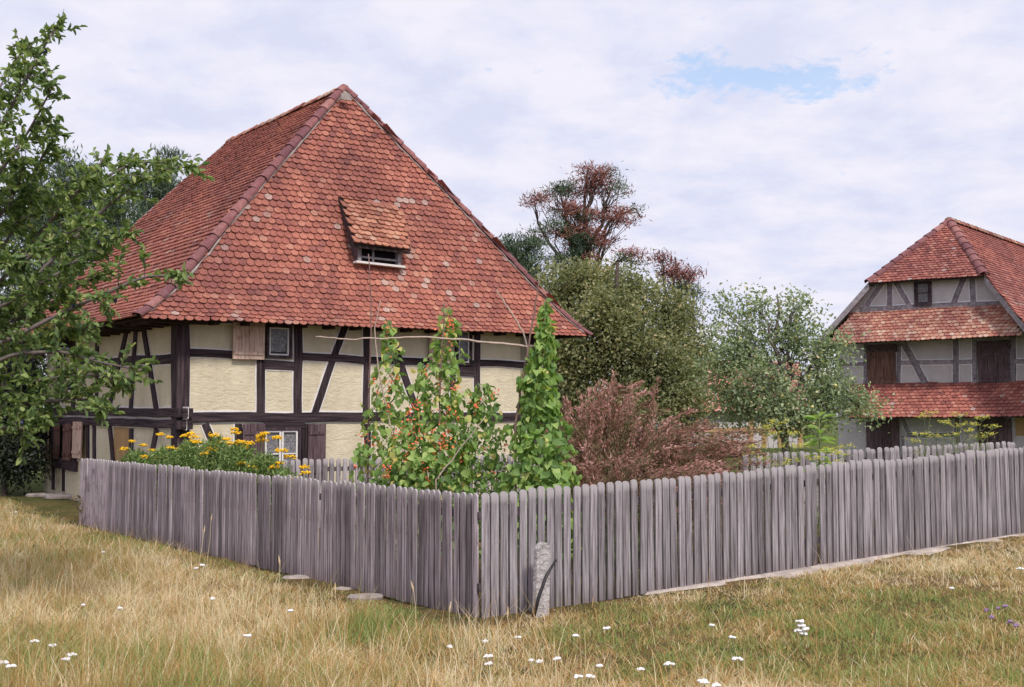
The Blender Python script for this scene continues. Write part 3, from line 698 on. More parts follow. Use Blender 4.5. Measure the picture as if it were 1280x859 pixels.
for a_, b_ in ((K1, L1), (K2, R1p)):
    v_ = MB(); v_.box(a_ + WG.N * .02, b_ - a_, inn * .05, Vector((0, 0, -.24))); v_.build('barge_board', M['board'], rf2)
    v_ = MB(); v_.box(a_ + Vector((0, 0, -.11)), b_ - a_, inn * .42, Vector((0, 0, -.03))); v_.build('verge_soffit', M['board'], rf2)
def pent(top_l, top_r, bot_l, bot_r, out_, mat, lbl):
    b = gp(*top_r, .02); c = gp(*bot_l, out_); d = gp(*bot_r, out_); a = hit(*top_l, c, (d - c).cross(b - c).normalized())
    r_ = MB(); slab(r_, [c, d, b, a], th=.05); o = r_.build('pent_roof', M['soffit'], fh); o['label'] = lbl
    t_ = MB(); tile_face(t_, [c, d, b, a], ex=0.135, tw=0.155, curve=4, th=.022); t_.build('tile_covering', mat, o)
    return o
pent((1068, 389), (1266, 381), (1037, 429), (1276, 418), .85, M['tiles_pale'], 'upper pent roof of pale faded tiles')
pent((1062, 479), (1330, 477), (1062, 521), (1330, 519), .95, M['tiles_far'], 'lower pent roof of red tiles')
tg = lambda nm, a, b, wd: timber(WG, fh, nm, a, b, wd, M['beam_grey'], M['lime_grey'], border=.035)
tg('rail', (1076, 388), (1262, 379), .20); tg('post', (1112, 350), (1112, 386), .16); tg('post', (1216, 343), (1216, 382), .16)
tg('brace', (1120, 352), (1139, 386), .15); tg('brace', (1206, 345), (1191, 383), .17); tg('brace', (1104, 353), (1080, 387), .15)
tg('brace', (1130, 430), (1157, 479), .20); tg('post', (1195, 426), (1195, 479), .17); tg('rail', (1126, 453.5), (1192, 452.5), .14)
tg('rail', (1198, 452.5), (1216, 452), .14); tg('post', (1124, 430), (1124, 479), .12); tg('post', (1218.5, 426), (1218.5, 479), .14)
tg('rail', (1048, 456), (1080, 455), .12); tg('post', (1082, 430), (1082, 479), .12); tg('post', (1266, 420), (1266, 479), .18); tg('rail', (1268, 452), (1325, 450), .14)
tg('brace', (1127, 521), (1138, 545), .14); tg('rail', (1134, 544), (1196, 544), .14); tg('post', (1197, 521), (1197, 575), .17); tg('post', (1129, 545), (1129, 575), .1)
boards(WG, fh, 'hatch', 1085, 441, 1121, 478, 5, M['shutter_brown'], off=.06, label='closed brown loading hatch')
boards(WG, fh, 'hatch', 1222, 437, 1263, 478, 6, M['shutter_dark'], off=.06, label='closed dark loading hatch')
boards(WG, fh, 'lintel_board', 1084, 432, 1122, 440, 1, M['shutter_dark'], off=.05); boards(WG, fh, 'lintel_board', 1221, 427, 1264, 436, 1, M['shutter_dark'], off=.05)
window(WG, fh, 1145, 353, 1163, 380, M['beam'], 1, 1, True, fw=.05, off=.05)
boards(WG, fh, 'door', 1083, 523, 1126, 590, 4, M['shutter_dark'], off=.03, label='dark stable door'); boards(WG, fh, 'door', 1222, 523, 1267, 590, 5, M['shutter_dark'], off=.03, label='dark barn door')
h0, z1 = WG.px(1269, 520); h1, z0 = WG.px(1300, 545); mb = MB(); panel_box(WG, mb, h0, h1, z0, z1, .001, .014); mb.build('bare_clay_panel', M['plaster_clay'], fh)

# ================================================================== HIDDEN HOUSE glimpsed behind the apple tree
O3 = at(900, 520, 52); O3.z = 0; W3 = Wall(O3, (0.9, 0.43, 0)); g3 = lambda u, v, off=0.: hit(u, v, W3.O + W3.N * off, W3.N)
h3 = empty('red_roofed_cottage', (O3.x, O3.y, 0), 'half hidden cottage with a salmon tiled roof glimpsed behind the apple tree', 'house')
mb = MB(); mb.prism([g3(868, 560), g3(1004, 560), g3(1004, 508), g3(868, 512)], -W3.N * 5); mb.build('wall', M['plaster_grey'], h3)
a, b, c, d = g3(862, 515, .4), g3(1010, 512, .4), g3(1000, 452, -3.2), g3(874, 456, -3.2)
mb = MB(); slab(mb, [a, b, c, d], th=.1); e_, f_ = a - W3.N * 7.2, b - W3.N * 7.2; slab(mb, [e_, f_, c, d], th=.1); rf3 = mb.build('roof', M['soffit'], h3)
mb = MB(); tile_face(mb, [a, b, c, d], ex=.22, tw=.26, curve=3, th=.03); mb.build('tile_covering', M['tiles_pale'], rf3)
for u in (938, 955, 975, 1000):
    timber(W3, h3, 'post', (u, 516), (u, 560), .28, M['plaster_clay'])
timber(W3, h3, 'rail', (868, 538), (1003, 537), .2, M['plaster_clay'])

# ================================================================== FENCES
def picket(mb, p, along, nrm, w_, h, th):
    k = 5; pts = [(-w_ / 2, 0), (w_ / 2, 0)] + [(math.cos(math.pi * i / k) * w_ / 2, h - w_ * .42 + math.sin(math.pi * i / k) * w_ * .42) for i in range(k + 1)]
    pts = [p + along * x + Vector((0, 0, z)) for x, z in pts]; mb.prism(pts, nrm * -th)
def fence(name, label, a, b, mat, spacing, pw, height, par_group=None, hfun=None, base=None, lean=0.012, posts=True, parts=True, rails=(0.27, 0.95), pointed=False, dropp=0.0, double=False):
    a = Vector(a); b = Vector(b); d = b - a; Ln = d.length; d.normalize(); nrm = Vector((d.y, -d.x, 0))
    if nrm.dot(-a) < 0: nrm = -nrm
    root = empty(name, (a.x, a.y, gz(a.x, a.y)), label, 'fence', par_group)
    n = int(Ln / spacing); wavy = random.random() * 9; rest = MB()
    for i in range(n):
        s_ = (i + .5) * spacing + random.uniform(-.004, .004); q = a + d * s_
        q.z = (base(q) if base else gz(q.x, q.y)) + random.uniform(.0, .018)
        top = hfun(s_) if hfun else 0
        h = height + random.uniform(-.012, .012) + mnoise.noise((s_ * .7, wavy, 0)) * .02 + top
        lx = random.gauss(0, lean) + mnoise.noise((s_ * .5, wavy, 5)) * lean; ly = random.gauss(0, .006)
        tgt = MB() if (parts and i < 100) else rest
        off = nrm * random.uniform(0, .009); k0 = len(tgt.v)
        picket(tgt, q + off, d, nrm, pw * random.uniform(.96, 1.04), h, .022)
        for j in range(k0, len(tgt.v)):
            v = Vector(tgt.v[j]); dz = v.z - q.z; v += d * (dz * lx) + nrm * (dz * ly); tgt.v[j] = tuple(v)
        if tgt is not rest:
            me = tgt
            # own origin at the picket foot so that the grain differs
            o = bpy.data.objects.new('picket', None) if False else None
            off_ = root.location; ms = bpy.data.meshes.new('picket')
            ms.from_pydata([tuple(Vector(v) - q) for v in tgt.v], [], tgt.f); ms.materials.append(mat)
            ob = bpy.data.objects.new('picket', ms); COL.objects.link(ob); ob.parent = root; ob.location = q - Vector(off_)
    if rest.v:
        o = rest.build('far_pickets' if parts else 'pickets', mat, root)
        if parts: o['kind'] = 'stuff'
    for rz in rails:
        mb = MB(); p0 = a.copy(); p1 = b.copy(); p0.z = (base(p0) if base else gz(p0.x, p0.y)) + rz; p1.z = (base(p1) if base else gz(p1.x, p1.y)) + rz + ((hfun(Ln) - hfun(0)) if hfun else 0)
        mb.box(p0 - nrm * .024, p1 - p0, -nrm * .045, Vector((0, 0, .075))); mb.build('rail', M['fence_rail'], root)
    if posts:
        k = max(1, round(Ln / 2.4))
        for i in range(k + 1):
            q = a + d * min(max(Ln * i / k, .35), Ln - .35); q.z = gz(q.x, q.y) - .05; mb = MB(); mb.tube([q - nrm * .125, q - nrm * .125 + Vector((0, 0, height - .08))], .052, 8); mb.build('post', M['fence_rail'], root)
    return root
KC = Vector((-.30, 10.82, 0)); LEND = at(97, 655, 20.3); LEND.z = 0
RDir = Vector((7.44, 4.74, 0)).normalized()
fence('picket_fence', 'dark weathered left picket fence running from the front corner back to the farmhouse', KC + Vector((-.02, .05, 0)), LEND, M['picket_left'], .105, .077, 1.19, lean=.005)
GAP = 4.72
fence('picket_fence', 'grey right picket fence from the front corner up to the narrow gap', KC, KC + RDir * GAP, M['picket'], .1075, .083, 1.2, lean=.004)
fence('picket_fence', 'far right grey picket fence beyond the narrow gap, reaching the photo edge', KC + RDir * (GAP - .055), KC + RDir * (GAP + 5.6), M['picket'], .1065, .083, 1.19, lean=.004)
# back fences of the garden
a = at(926, 520, 17.0); b = at(1275, 520, 20.6)
def zb(q):
    s_ = (q - Vector((a.x, a.y, q.z))).length; return 0.18 + 0.02 * s_
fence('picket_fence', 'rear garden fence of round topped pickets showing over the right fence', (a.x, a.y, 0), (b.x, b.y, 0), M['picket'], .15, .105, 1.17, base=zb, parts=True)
a3 = at(352, 574, 19.2); a3.z = 0; c3 = a3 + Fd * 5.6
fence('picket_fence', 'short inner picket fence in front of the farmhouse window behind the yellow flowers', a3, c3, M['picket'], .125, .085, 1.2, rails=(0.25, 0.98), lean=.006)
# concrete footing along the right fence, broken stones along the left one
nrmR = Vector((RDir.y, -RDir.x, 0))
if nrmR.y > 0: nrmR = -nrmR
mb = MB(); n = 70; vs = []
for i in range(n + 1):
    s_ = 2.0 + i * (8.7 / n); q = KC + RDir * s_; wv = .15 + .24 * max(0, mnoise.noise((s_ * .9, 3, 1)) + .35) + .04 * mnoise.noise((s_ * 5, 3, 1)); wv *= min(1, .05 + (s_ - 2.0) / 2.0) * (1 if mnoise.noise((s_ * 1.3, 7, 7)) > -.02 else .12); wv += .03 * mnoise.noise((s_ * 11, 7, 2))
    for o_, z in ((-.12, .02), (.0, .028), (wv, .020 + .014 * mnoise.noise((s_ * 6, 0, 1))), (wv + .03, -.06)):
        p = q + nrmR * o_; vs.append(Vector((p.x, p.y, gz(p.x, p.y) + z)))
mb.add(vs, [(i * 4 + j, (i + 1) * 4 + j, (i + 1) * 4 + j + 1, i * 4 + j + 1) for i in range(n) for j in range(3)])
kb = mb.build('kerb', simple('worn_concrete', (0.42, 0.36, 0.325), var=.4, scale=6, bumpd=.012), None, smooth=True); kb['kind'] = 'structure'
def stone(u, v, sx, sy, sz, label, seed, group='flat stones at the foot of the left fence'):
    p = on_ground(u, v); mb = MB(); random.seed(seed); k = 9; rings = [(1, 0), (1.02, .55), (.86, .95), (.45, 1.05)]
    vs = []
    rr_ = [random.uniform(.75, 1.15) for _ in range(k)]
    for (f, hz) in rings:
        for j in range(k):
            q = 2 * math.pi * j / k; vs.append(p + Vector((math.cos(q) * sx * f * rr_[j], math.sin(q) * sy * f * rr_[j], sz * hz - .01)))
    vs.append(p + Vector((0, 0, sz * 1.08)))
    fs = [(i * k + j, i * k + (j + 1) % k, (i + 1) * k + (j + 1) % k, (i + 1) * k + j) for i in range(3) for j in range(k)] + [(3 * k + j, 3 * k + (j + 1) % k, 4 * k) for j in range(k)]
    mb.add(vs, fs); o = mb.build('flat_stone', M['stone'], None, smooth=False, loc=p); tag(o, label, 'stone', group)
stone(457, 748, .22, .13, .05, 'broad pale flat stone lying at the left fence foot nearest the corner', 1)
stone(372, 724, .18, .12, .05, 'small rounded stone halfway along the left fence foot', 2)
stone(427, 738, .13, .09, .04, 'little grey stone just left of the broad pale one', 3)
stone(78, 622, .45, .22, .09, 'weathered stone slab at the bottom of the farmhouse side wall', 4)
stone(52, 620, .30, .2, .07, 'smaller stone slab at the left end of the farmhouse side wall', 5)
random.seed(21)

# weathered marker board and iron bar leaning at the fence
mk = on_ground(663, 771); mk.y = max(mk.y - .02, 10.7)
p = at(664, 771, 10.93); q = at(667, 676, 11.0)
wdm = .155; mb = MB(); k = 10; base_ = Vector((p.x, p.y, gz(p.x, p.y) - .05)); up = (q - base_); hgt = up.length; up.normalize(); al = RDir; nr = nrmR
off = nr * .13
pts = [base_ + off + al * (-wdm / 2), base_ + off + al * (wdm / 2)] + [base_ + off + al * (math.cos(math.pi * i / k) * wdm / 2) + up * (hgt - .07 + math.sin(math.pi * i / k) * .07) for i in range(k + 1)]
mb.prism(pts, nr * .055)
m, t, b = newmat('rough_grey_board'); b.inputs['Roughness'].default_value = .95
tcn = nd(t, 'ShaderNodeTexCoord'); mp = nd(t, 'ShaderNodeMapping'); mp.inputs['Scale'].default_value = (10, 10, 22); t.links.new(tcn.outputs['Object'], mp.inputs[0])
wv_ = nd(t, 'ShaderNodeTexNoise', i_Scale=1.3, i_Detail=8.0, i_Roughness=.7, i_Distortion=1.5); t.links.new(mp.outputs[0], wv_.inputs['Vector'])
t.links.new(rampn(t, wv_.outputs['Fac'], [(.38, (.24, .21, .21)), (.62, (.66, .62, .62))]).outputs[0], b.inputs['Base Color']); bump(t, b, wv_.outputs['Fac'], 1, .02)
o = mb.build('marker_board', m, None, loc=(base_.x, base_.y, 0)); tag(o, 'short rough grey round topped board leaning against the fence near the corner', 'board')
mb = MB(); c_ = [at(667, 772, 10.70), at(674, 745, 10.74), at(683, 720, 10.80), at(695, 700, 10.90)]
mb.tube(c_, [.016, .017, .016, .012], 8); o = mb.build('iron_bar', M['iron'], None, True, loc=c_[0]); tag(o, 'curved black iron bar leaning beside the rough grey board', 'bar')

# ================================================================== FOLIAGE TOOLS
def leaves(P, D, Nn, size, asp, var, fold=.25, shape='leaf'):
    """P base points, D growth direction, Nn approx normal; 6-vertex folded leaves"""
    P = np.asarray(P); D = D / np.linalg.norm(D, axis=1, keepdims=True); Sx = np.cross(D, Nn); Sx /= np.maximum(np.linalg.norm(Sx, axis=1, keepdims=True), 1e-6); Nn = np.cross(Sx, D)
    size = np.asarray(size)[:, None]; wv = size * asp
    if shape == 'leaf': prof = [(0, 0, 0), (.35, .5, 1), (.75, .34, .7), (1, 0, -.4), (.75, -.34, .7), (.35, -.5, 1)]
    elif shape == 'heart': prof = [(0, 0, 0), (.12, .5, 1), (.55, .44, .9), (1, 0, -.6), (.55, -.44, .9), (.12, -.5, 1)]
    else: prof = [(0, 0, 0), (.5, .5, 0), (1, 0, 0), (.5, -.5, 0)]
    k = len(prof); V = np.stack([P + D * size * a + Sx * wv * b + Nn * (size * fold * asp * c * (1 if c > 0 else 1)) for a, b, c in prof], 1)
    n = len(P); base = np.arange(n)[:, None] * k
    if k == 6: F = np.concatenate([base + np.array([[0, 3, 2, 1]]), base + np.array([[0, 5, 4, 3]])])
    else: F = base + np.array([[0, 3, 2, 1]])
    return V.reshape(-1, 3), F, np.repeat(var, k)
def rdir(n, up=0.0):
    d = RNG.normal(size=(n, 3)); d /= np.linalg.norm(d, axis=1, keepdims=True); d[:, 2] += up; return d
def limb_pts(a, b, n=6, sagv=0.0, jit=0.05):
    a = Vector(a); b = Vector(b); Ln = (b - a).length; o = []
    for i in range(n + 1):
        t_ = i / n; p = a.lerp(b, t_); p.z += sagv * Ln * math.sin(math.pi * t_)
        if 0 < i < n: p += Vector((random.gauss(0, 1), random.gauss(0, 1), random.gauss(0, 1))) * jit * Ln / n * 1.5
        o.append(p)
    return o
def lobe(u, v, Y, ru, rv, rd=None):
    c = at(u, v, Y); return (c, ru * Y / F_PX, (rd if rd else ru * .9) * Y / F_PX, rv * Y / F_PX)
def tree(name, label, cat, base, lobes, n_cl, per, size, mat, spread, bark, group=None, seed=0, trunk_r=.16, asp=.55, needles=False, varf=None, twig_r=.012, fill=0.55, up=.1, vis_trunk=True, fruits=0):
    global RNG
    RNG = np.random.default_rng(seed); random.seed(seed)
    root = empty(name, base, label, cat, group)
    base = Vector(base)
    cen = sum((l[0] for l in lobes), Vector()) / len(lobes); top = max(l[0].z + l[3] * .5 for l in lobes)
    tp = [base + Vector((0, 0, -.1))]
    fork = Vector((base.x * .6 + cen.x * .4, base.y * .6 + cen.y * .4, base.z + (cen.z - base.z) * .45)); crown_top = Vector((cen.x, cen.y, top))
    mb = MB(); pts = limb_pts(tp[0], fork, 4, 0, .05) + limb_pts(fork, crown_top, 6, 0, .08)[1:]
    mb.tube(pts, [trunk_r * (1 - .85 * i / (len(pts) - 1)) for i in range(len(pts))], 8); mb.build('trunk', bark, root, True)
    br = MB(); vol = np.array([l[1] * l[2] * l[3] for l in lobes]) ** .67; vol /= vol.sum()
    P = []; D = []; CV = []; CN = []
    for li, l in enumerate(lobes):
        t0 = pts[min(len(pts) - 1, random.randint(4, 7))]
        lp = limb_pts(t0, l[0], 5, .08, .12); br.tube(lp, [trunk_r * .42 * (1 - .75 * i / 5) for i in range(6)], 6)
        k = max(2, int(n_cl * vol[li]))
        for _ in range(k):
            d = RNG.normal(size=3); d /= np.linalg.norm(d); rr_ = RNG.random() ** fill * 1.0
            rr_ *= .82 + .36 * mnoise.noise((d[0] * 2 + li * 5, d[1] * 2, d[2] * 2 + seed))
            c = l[0] + Vector((d[0] * l[1] * rr_, d[1] * l[2] * rr_, d[2] * l[3] * rr_))
            if c.z < base.z + .3: continue
            s_ = lp[random.randint(2, 5)]
            tw_ = limb_pts(s_, c, 4, .06, .15); br.tube(tw_, [twig_r * (1 - .7 * i / 4) for i in range(5)], 3)
            outd = (c - l[0]).normalized() if (c - l[0]).length > 0 else Vector((0, 0, 1))
            m_ = int(per * RNG.uniform(.5, 1.5)); q = RNG.normal(size=(m_, 3)) * spread * np.array([1, 1, .45 if needles else .75]); cv = RNG.random()
            P.append(q + np.array(c)); D.append(rdir(m_) + np.array(outd) * .6 + np.array([0, 0, up])); CV.append(np.full(m_, cv) if varf is None else np.full(m_, varf(c, cv)))
    P = np.concatenate(P); D = np.concatenate(D); CV = np.concatenate(CV); n = len(P)
    if needles:
        var = np.clip(CV + RNG.normal(size=n) * .06, 0, 1); var = np.where(CV < .5, np.minimum(var, .45), np.maximum(var, .52))
        V, F, A_ = leaves(P, D, rdir(n), size * RNG.uniform(.6, 1.3, n), asp, var, shape='quad')
    else:
        var = np.clip(.46 * CV + RNG.random(n) * .5 + (RNG.random(n) > .96) * .3, 0, 1)
        V, F, A_ = leaves(P, D, rdir(n, .8), size * RNG.uniform(.6, 1.3, n), asp, var)
    br.build('branches', bark, root, True)
    fast('crown', V, F, mat, root, A_)
    if fruits:
        for i in random.sample(range(n), fruits):
            p = Vector(P[i]); mb = MB(); s_ = .038; vs = []; 
            for a_ in range(5):
                ph = math.pi * (a_ + .5) / 5
                for b_ in range(7): th_ = 2 * math.pi * b_ / 7; vs.append(p + Vector((math.sin(ph) * math.cos(th_), math.sin(ph) * math.sin(th_), math.cos(ph) * .92)) * s_)
            mb.add(vs, [(a_ * 7 + b_, a_ * 7 + (b_ + 1) % 7, (a_ + 1) * 7 + (b_ + 1) % 7, (a_ + 1) * 7 + b_) for a_ in range(4) for b_ in range(7)] + [tuple(range(7)), tuple(range(28, 35))])
            mb.build('apple', M['fruit'], root, True)
    return root

# ---- large olive tree behind the house
g_ = lambda u, Y: (at(u, 520, Y).x, Y, gz(at(u, 520, Y).x, Y))
tree('broadleaf_tree', 'large dense olive-green broadleaf tree between the farmhouse roof and the apple tree', 'tree', g_(775, 31),
     [lobe(700, 372, 31, 52, 52), lobe(742, 352, 31, 50, 36), lobe(790, 368, 31, 48, 40), lobe(838, 400, 31, 42, 46), lobe(715, 450, 29.5, 62, 58), lobe(775, 430, 29, 60, 60), lobe(835, 460, 29.5, 52, 62), lobe(690, 415, 30.5, 45, 48), lobe(868, 448, 31, 32, 60), lobe(760, 395, 29, 50, 45), lobe(700, 500, 29, 60, 45), lobe(780, 510, 28.5, 60, 40), lobe(850, 515, 29, 55, 40)],
     1000, 48, .105, M['leaf_tree'], .23, M['bark'], seed=3, trunk_r=.28, group=None)
# ---- apple tree, airy
tree('apple_tree', 'airy grey-green apple tree with small pale fruit left of the distant farmhouse', 'tree', g_(985, 23.5),
     [lobe(925, 425, 23.5, 44, 52), lobe(985, 415, 23.5, 42, 48), lobe(1030, 440, 23.2, 42, 44), lobe(955, 480, 22.8, 60, 48), lobe(1040, 490, 23, 44, 48), lobe(1075, 510, 23, 30, 28), lobe(903, 385, 24, 13, 26), lobe(945, 385, 23.4, 22, 26), lobe(1000, 382, 23.4, 20, 24), lobe(900, 460, 23.6, 30, 50), lobe(1000, 520, 23, 70, 30), lobe(920, 500, 23.5, 40, 40)],
     600, 24, .085, M['leaf_apple'], .17, M['bark_grey'], seed=8, trunk_r=.12, twig_r=.009, fruits=46)
# ---- pines
tree('pine_tree', 'tall half-dead pine with rust-brown and green needles standing above the olive tree', 'tree', g_(725, 44),
     [lobe(742, 218, 44, 40, 15), lobe(700, 240, 44, 40, 16), lobe(765, 236, 44, 34, 15), lobe(668, 252, 44, 24, 9), lobe(720, 268, 44, 52, 16), lobe(700, 290, 44, 56, 16), lobe(768, 275, 44, 38, 10), lobe(735, 305, 44, 50, 18), lobe(780, 262, 44, 24, 8), lobe(715, 330, 44, 45, 20), lobe(790, 320, 44, 26, 14)],
     250, 60, .19, M['needle'], .21, M['bark'], seed=5, trunk_r=.26, asp=.17, needles=True, up=.5, varf=lambda c, r: (r * .45 if (mnoise.noise((c.x * 1.1, c.y * .7, c.z * 1.4)) + (7.5 - c.z) * .012 + (.12 if c.x < 2.0 else -.06) > .06) else .5 + r * .5), twig_r=.03)
tree('pine_tree', 'rust-brown dying pine top poking out right of the olive tree crown', 'tree', g_(850, 46),
     [lobe(862, 345, 46, 26, 11), lobe(835, 342, 46, 22, 9), lobe(850, 365, 46, 30, 14), lobe(828, 325, 46, 18, 8), lobe(845, 400, 46, 34, 26)],
     90, 50, .21, M['needle'], .24, M['bark'], seed=12, trunk_r=.2, asp=.17, needles=True, up=.5, varf=lambda c, r: (.5 + r * .5 if c.z > 7.3 else r * .45), twig_r=.03)
tree('pine_tree', 'small bluish green pine beside the right slope of the farmhouse roof', 'tree', g_(648, 38),
     [lobe(640, 318, 38, 20, 20), lobe(660, 312, 38, 22, 22), lobe(655, 345, 38, 32, 26), lobe(632, 305, 38, 12, 8)],
     110, 50, .17, M['needle'], .18, M['bark'], seed=13, trunk_r=.2, asp=.2, needles=True, up=.7, varf=lambda c, r: r * .45, twig_r=.02)
tree('pine_tree', 'dark green pine behind the plum tree left of the farmhouse roof', 'tree', g_(110, 34),
     [lobe(90, 240, 34, 42, 40), lobe(60, 290, 34, 60, 60), lobe(125, 290, 34, 52, 50), lobe(35, 250, 34, 40, 40), lobe(90, 345, 34, 80, 50), lobe(150, 265, 34, 30, 34), lobe(75, 205, 34, 20, 22), lobe(20, 370, 34, 40, 70), lobe(10, 440, 33, 60, 60), lobe(40, 490, 32, 40, 50)],
     560, 55, .19, M['needle'], .27, M['bark'], seed=14, trunk_r=.26, asp=.2, needles=True, up=.7, varf=lambda c, r: r * .40, twig_r=.02)
tree('pine_tree', 'slim pine tip just left of the farmhouse ridge', 'tree', g_(208, 37),
     [lobe(214, 200, 37, 11, 24), lobe(200, 225, 37, 22, 26), lobe(218, 240, 37, 22, 26), lobe(185, 250, 37, 26, 34), lobe(165, 235, 37, 14, 22), lobe(195, 290, 37, 45, 45)],
     200, 50, .17, M['needle'], .18, M['bark'], seed=15, trunk_r=.2, asp=.2, needles=True, up=.9, varf=lambda c, r: r * .42, twig_r=.02)
# ---- dark bush beside the house end and hedges that close the view
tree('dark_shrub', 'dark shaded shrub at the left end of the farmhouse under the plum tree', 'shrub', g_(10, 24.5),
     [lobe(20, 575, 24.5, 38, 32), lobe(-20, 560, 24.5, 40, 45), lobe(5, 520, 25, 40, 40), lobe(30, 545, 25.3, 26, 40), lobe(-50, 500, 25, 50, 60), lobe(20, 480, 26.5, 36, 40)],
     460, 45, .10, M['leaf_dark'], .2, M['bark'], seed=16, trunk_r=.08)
tree('broadleaf_tree', 'distant green tree mass seen low behind the apple tree and cottage', 'tree', g_(900, 62),
     [lobe(700, 500, 62, 70, 45), lobe(890, 470, 62, 40, 40), lobe(960, 490, 62, 60, 30), lobe(1030, 490, 62, 50, 34), lobe(820, 480, 62, 60, 40)],
     240, 50, .2, M['leaf_tree'], .5, M['bark'], seed=17, trunk_r=.3)

# ---- plum tree in the foreground left: limbs drawn one by one, trunk just outside the frame
RNG = np.random.default_rng(31); random.seed(31)
tb = Vector((-6.3, 10.6, 0)); plum = empty('plum_tree', tb, 'leafy plum tree with branches reaching in from the left edge over the side wall', 'tree')
mb = MB(); tr = [tb + Vector((0, 0, -.1)), tb + Vector((.05, 0, 1.0)), tb + Vector((-.05, .05, 2.2)), tb + Vector((.1, .1, 3.4)), tb + Vector((.2, .1, 4.8))]
mb.tube(tr, [.17, .14, .12, .08, .05], 10); mb.build('trunk', M['bark_grey'], plum, True)
LIMBS = [([(-60, 260), (5, 150), (40, 85), (72, 30)], 10.4, 4, .8), ([(-60, 300), (0, 215), (35, 165), (66, 108)], 10.2, 3, .75),
         ([(-40, 420), (60, 330), (130, 262), (190, 218), (240, 208)], 10.8, 2, .8), ([(-30, 440), (60, 400), (120, 372), (185, 346), (234, 350)], 10.0, 2, .5),
         ([(-60, 380), (15, 290), (40, 225), (66, 170)], 10.9, 3, .8), ([(-30, 470), (60, 440), (120, 452), (172, 462)], 10.1, 1, .6),
         ([(-40, 500), (40, 505), (95, 498), (128, 512)], 10.4, 1, .85), ([(-40, 380), (50, 290), (100, 235), (128, 200)], 11.2, 3, .85),
         ([(-30, 400), (60, 350), (115, 312), (160, 292)], 10.5, 2, .85), ([(-40, 480), (50, 475), (110, 468), (150, 476)], 10.8, 1, .85),
         ([(-60, 540), (-5, 535), (30, 535), (52, 530)], 10.3, 1, .9), ([(-40, 340), (20, 330), (70, 300), (110, 280)], 10.0, 2, .9),
         ([(-40, 410), (20, 400), (70, 375), (120, 345)], 11.0, 2, .9), ([(-40, 450), (20, 430), (70, 415), (120, 410)], 11.3, 1, .9),
         ([(-50, 320), (0, 270), (20, 235), (30, 205)], 10.6, 3, .9), ([(-30, 300), (60, 260), (110, 235), (165, 205), (205, 205)], 11.4, 3, .9), ([(-60, 230), (-15, 140), (10, 90), (35, 55)], 10.8, 4, .8)]
LP = []; LD = []; fl = []
tw = MB()
for pts_, Y, ti, dens in LIMBS:
    n = len(pts_); W3d = [at(u, v, Y + (i - 1) * random.uniform(-.25, .2)) for i, (u, v) in enumerate(pts_)]
    st = tr[ti]; path = [st] + W3d; lb = MB()
    # smooth the path
    fine = []
    for i in range(len(path) - 1):
        for k in range(5): 
            t_ = k / 5; p0 = path[max(i - 1, 0)]; p1 = path[i]; p2 = path[i + 1]; p3 = path[min(i + 2, len(path) - 1)]
            fine.append(.5 * ((2 * p1) + (p2 - p0) * t_ + (2 * p0 - 5 * p1 + 4 * p2 - p3) * t_ * t_ + (-p0 + 3 * p1 - 3 * p2 + p3) * t_ ** 3))
    fine.append(path[-1]); m_ = len(fine)
    lb.tube(fine, [0.024 * (1 - .86 * i / (m_ - 1)) + .003 for i in range(m_)], 6); lb.build('limb', M['bark_grey'], plum, True)
    for i in range(4, m_):
        d0 = (fine[i] - fine[i - 1]).normalized()
        for _ in range(4 if i < m_ - 2 else 6):
            if random.random() > dens: continue
            s_ = fine[i - 1].lerp(fine[i], random.random()); dr = (d0 * random.uniform(.2, 1.1) + Vector((random.gauss(0, .6), random.gauss(0, .6), random.gauss(.10, .5)))).normalized()
            Lt = random.uniform(.14, .40) * (1 if i < m_ - 5 else .62); tp_ = [s_]; dd = dr.copy()
            for k in range(5): dd = (dd + Vector((random.gauss(0, .14), random.gauss(0, .14), random.gauss(-.03, .1)))).normalized(); tp_.append(tp_[-1] + dd * Lt / 5)
            tw.tube(tp_, [.0055, .0048, .004, .0035, .003, .002], 3)
            nl = int(Lt * 50)
            for k in range(nl):
                f = random.uniform(.08, 1) * 5; i0 = min(int(f), 4); q = tp_[i0].lerp(tp_[i0 + 1], f - i0); LP.append(q); LD.append(dd * .7 + Vector((random.gauss(0, .6), random.gauss(0, .6), random.gauss(-.25, .55))))
            if random.random() < .05: fl.append(tp_[3] + Vector((0, 0, -.03)))
tw.build('twigs', M['bark_grey'], plum, True)
LP = np.array([tuple(p) for p in LP]); LD = np.array([tuple(p) for p in LD]); n = len(LP)
V, F, A_ = leaves(LP, LD, rdir(n, .9), RNG.uniform(.050, .100, n), .50, np.clip(RNG.random(n) * .95 + (RNG.random(n) > .97) * .3, 0, 1), fold=.3)
fast('crown', V, F, M['leaf_plum'], plum, A_)
def ball(mb, p, r, k=6, m_=5, sz=1):
    vs = [p + Vector((math.sin(math.pi * (a + .5) / m_) * math.cos(2 * math.pi * b / k) * r, math.sin(math.pi * (a + .5) / m_) * math.sin(2 * math.pi * b / k) * r, math.cos(math.pi * (a + .5) / m_) * r * sz)) for a in range(m_) for b in range(k)]
    mb.add(vs, [(a * k + b, a * k + (b + 1) % k, (a + 1) * k + (b + 1) % k, (a + 1) * k + b) for a in range(m_ - 1) for b in range(k)] + [tuple(range(k)), tuple(range((m_ - 1) * k, m_ * k))])
for p in fl[:26]:
    mb = MB(); ball(mb, p, .017, sz=1.2); mb.build('plum', M['plum'], plum, True)

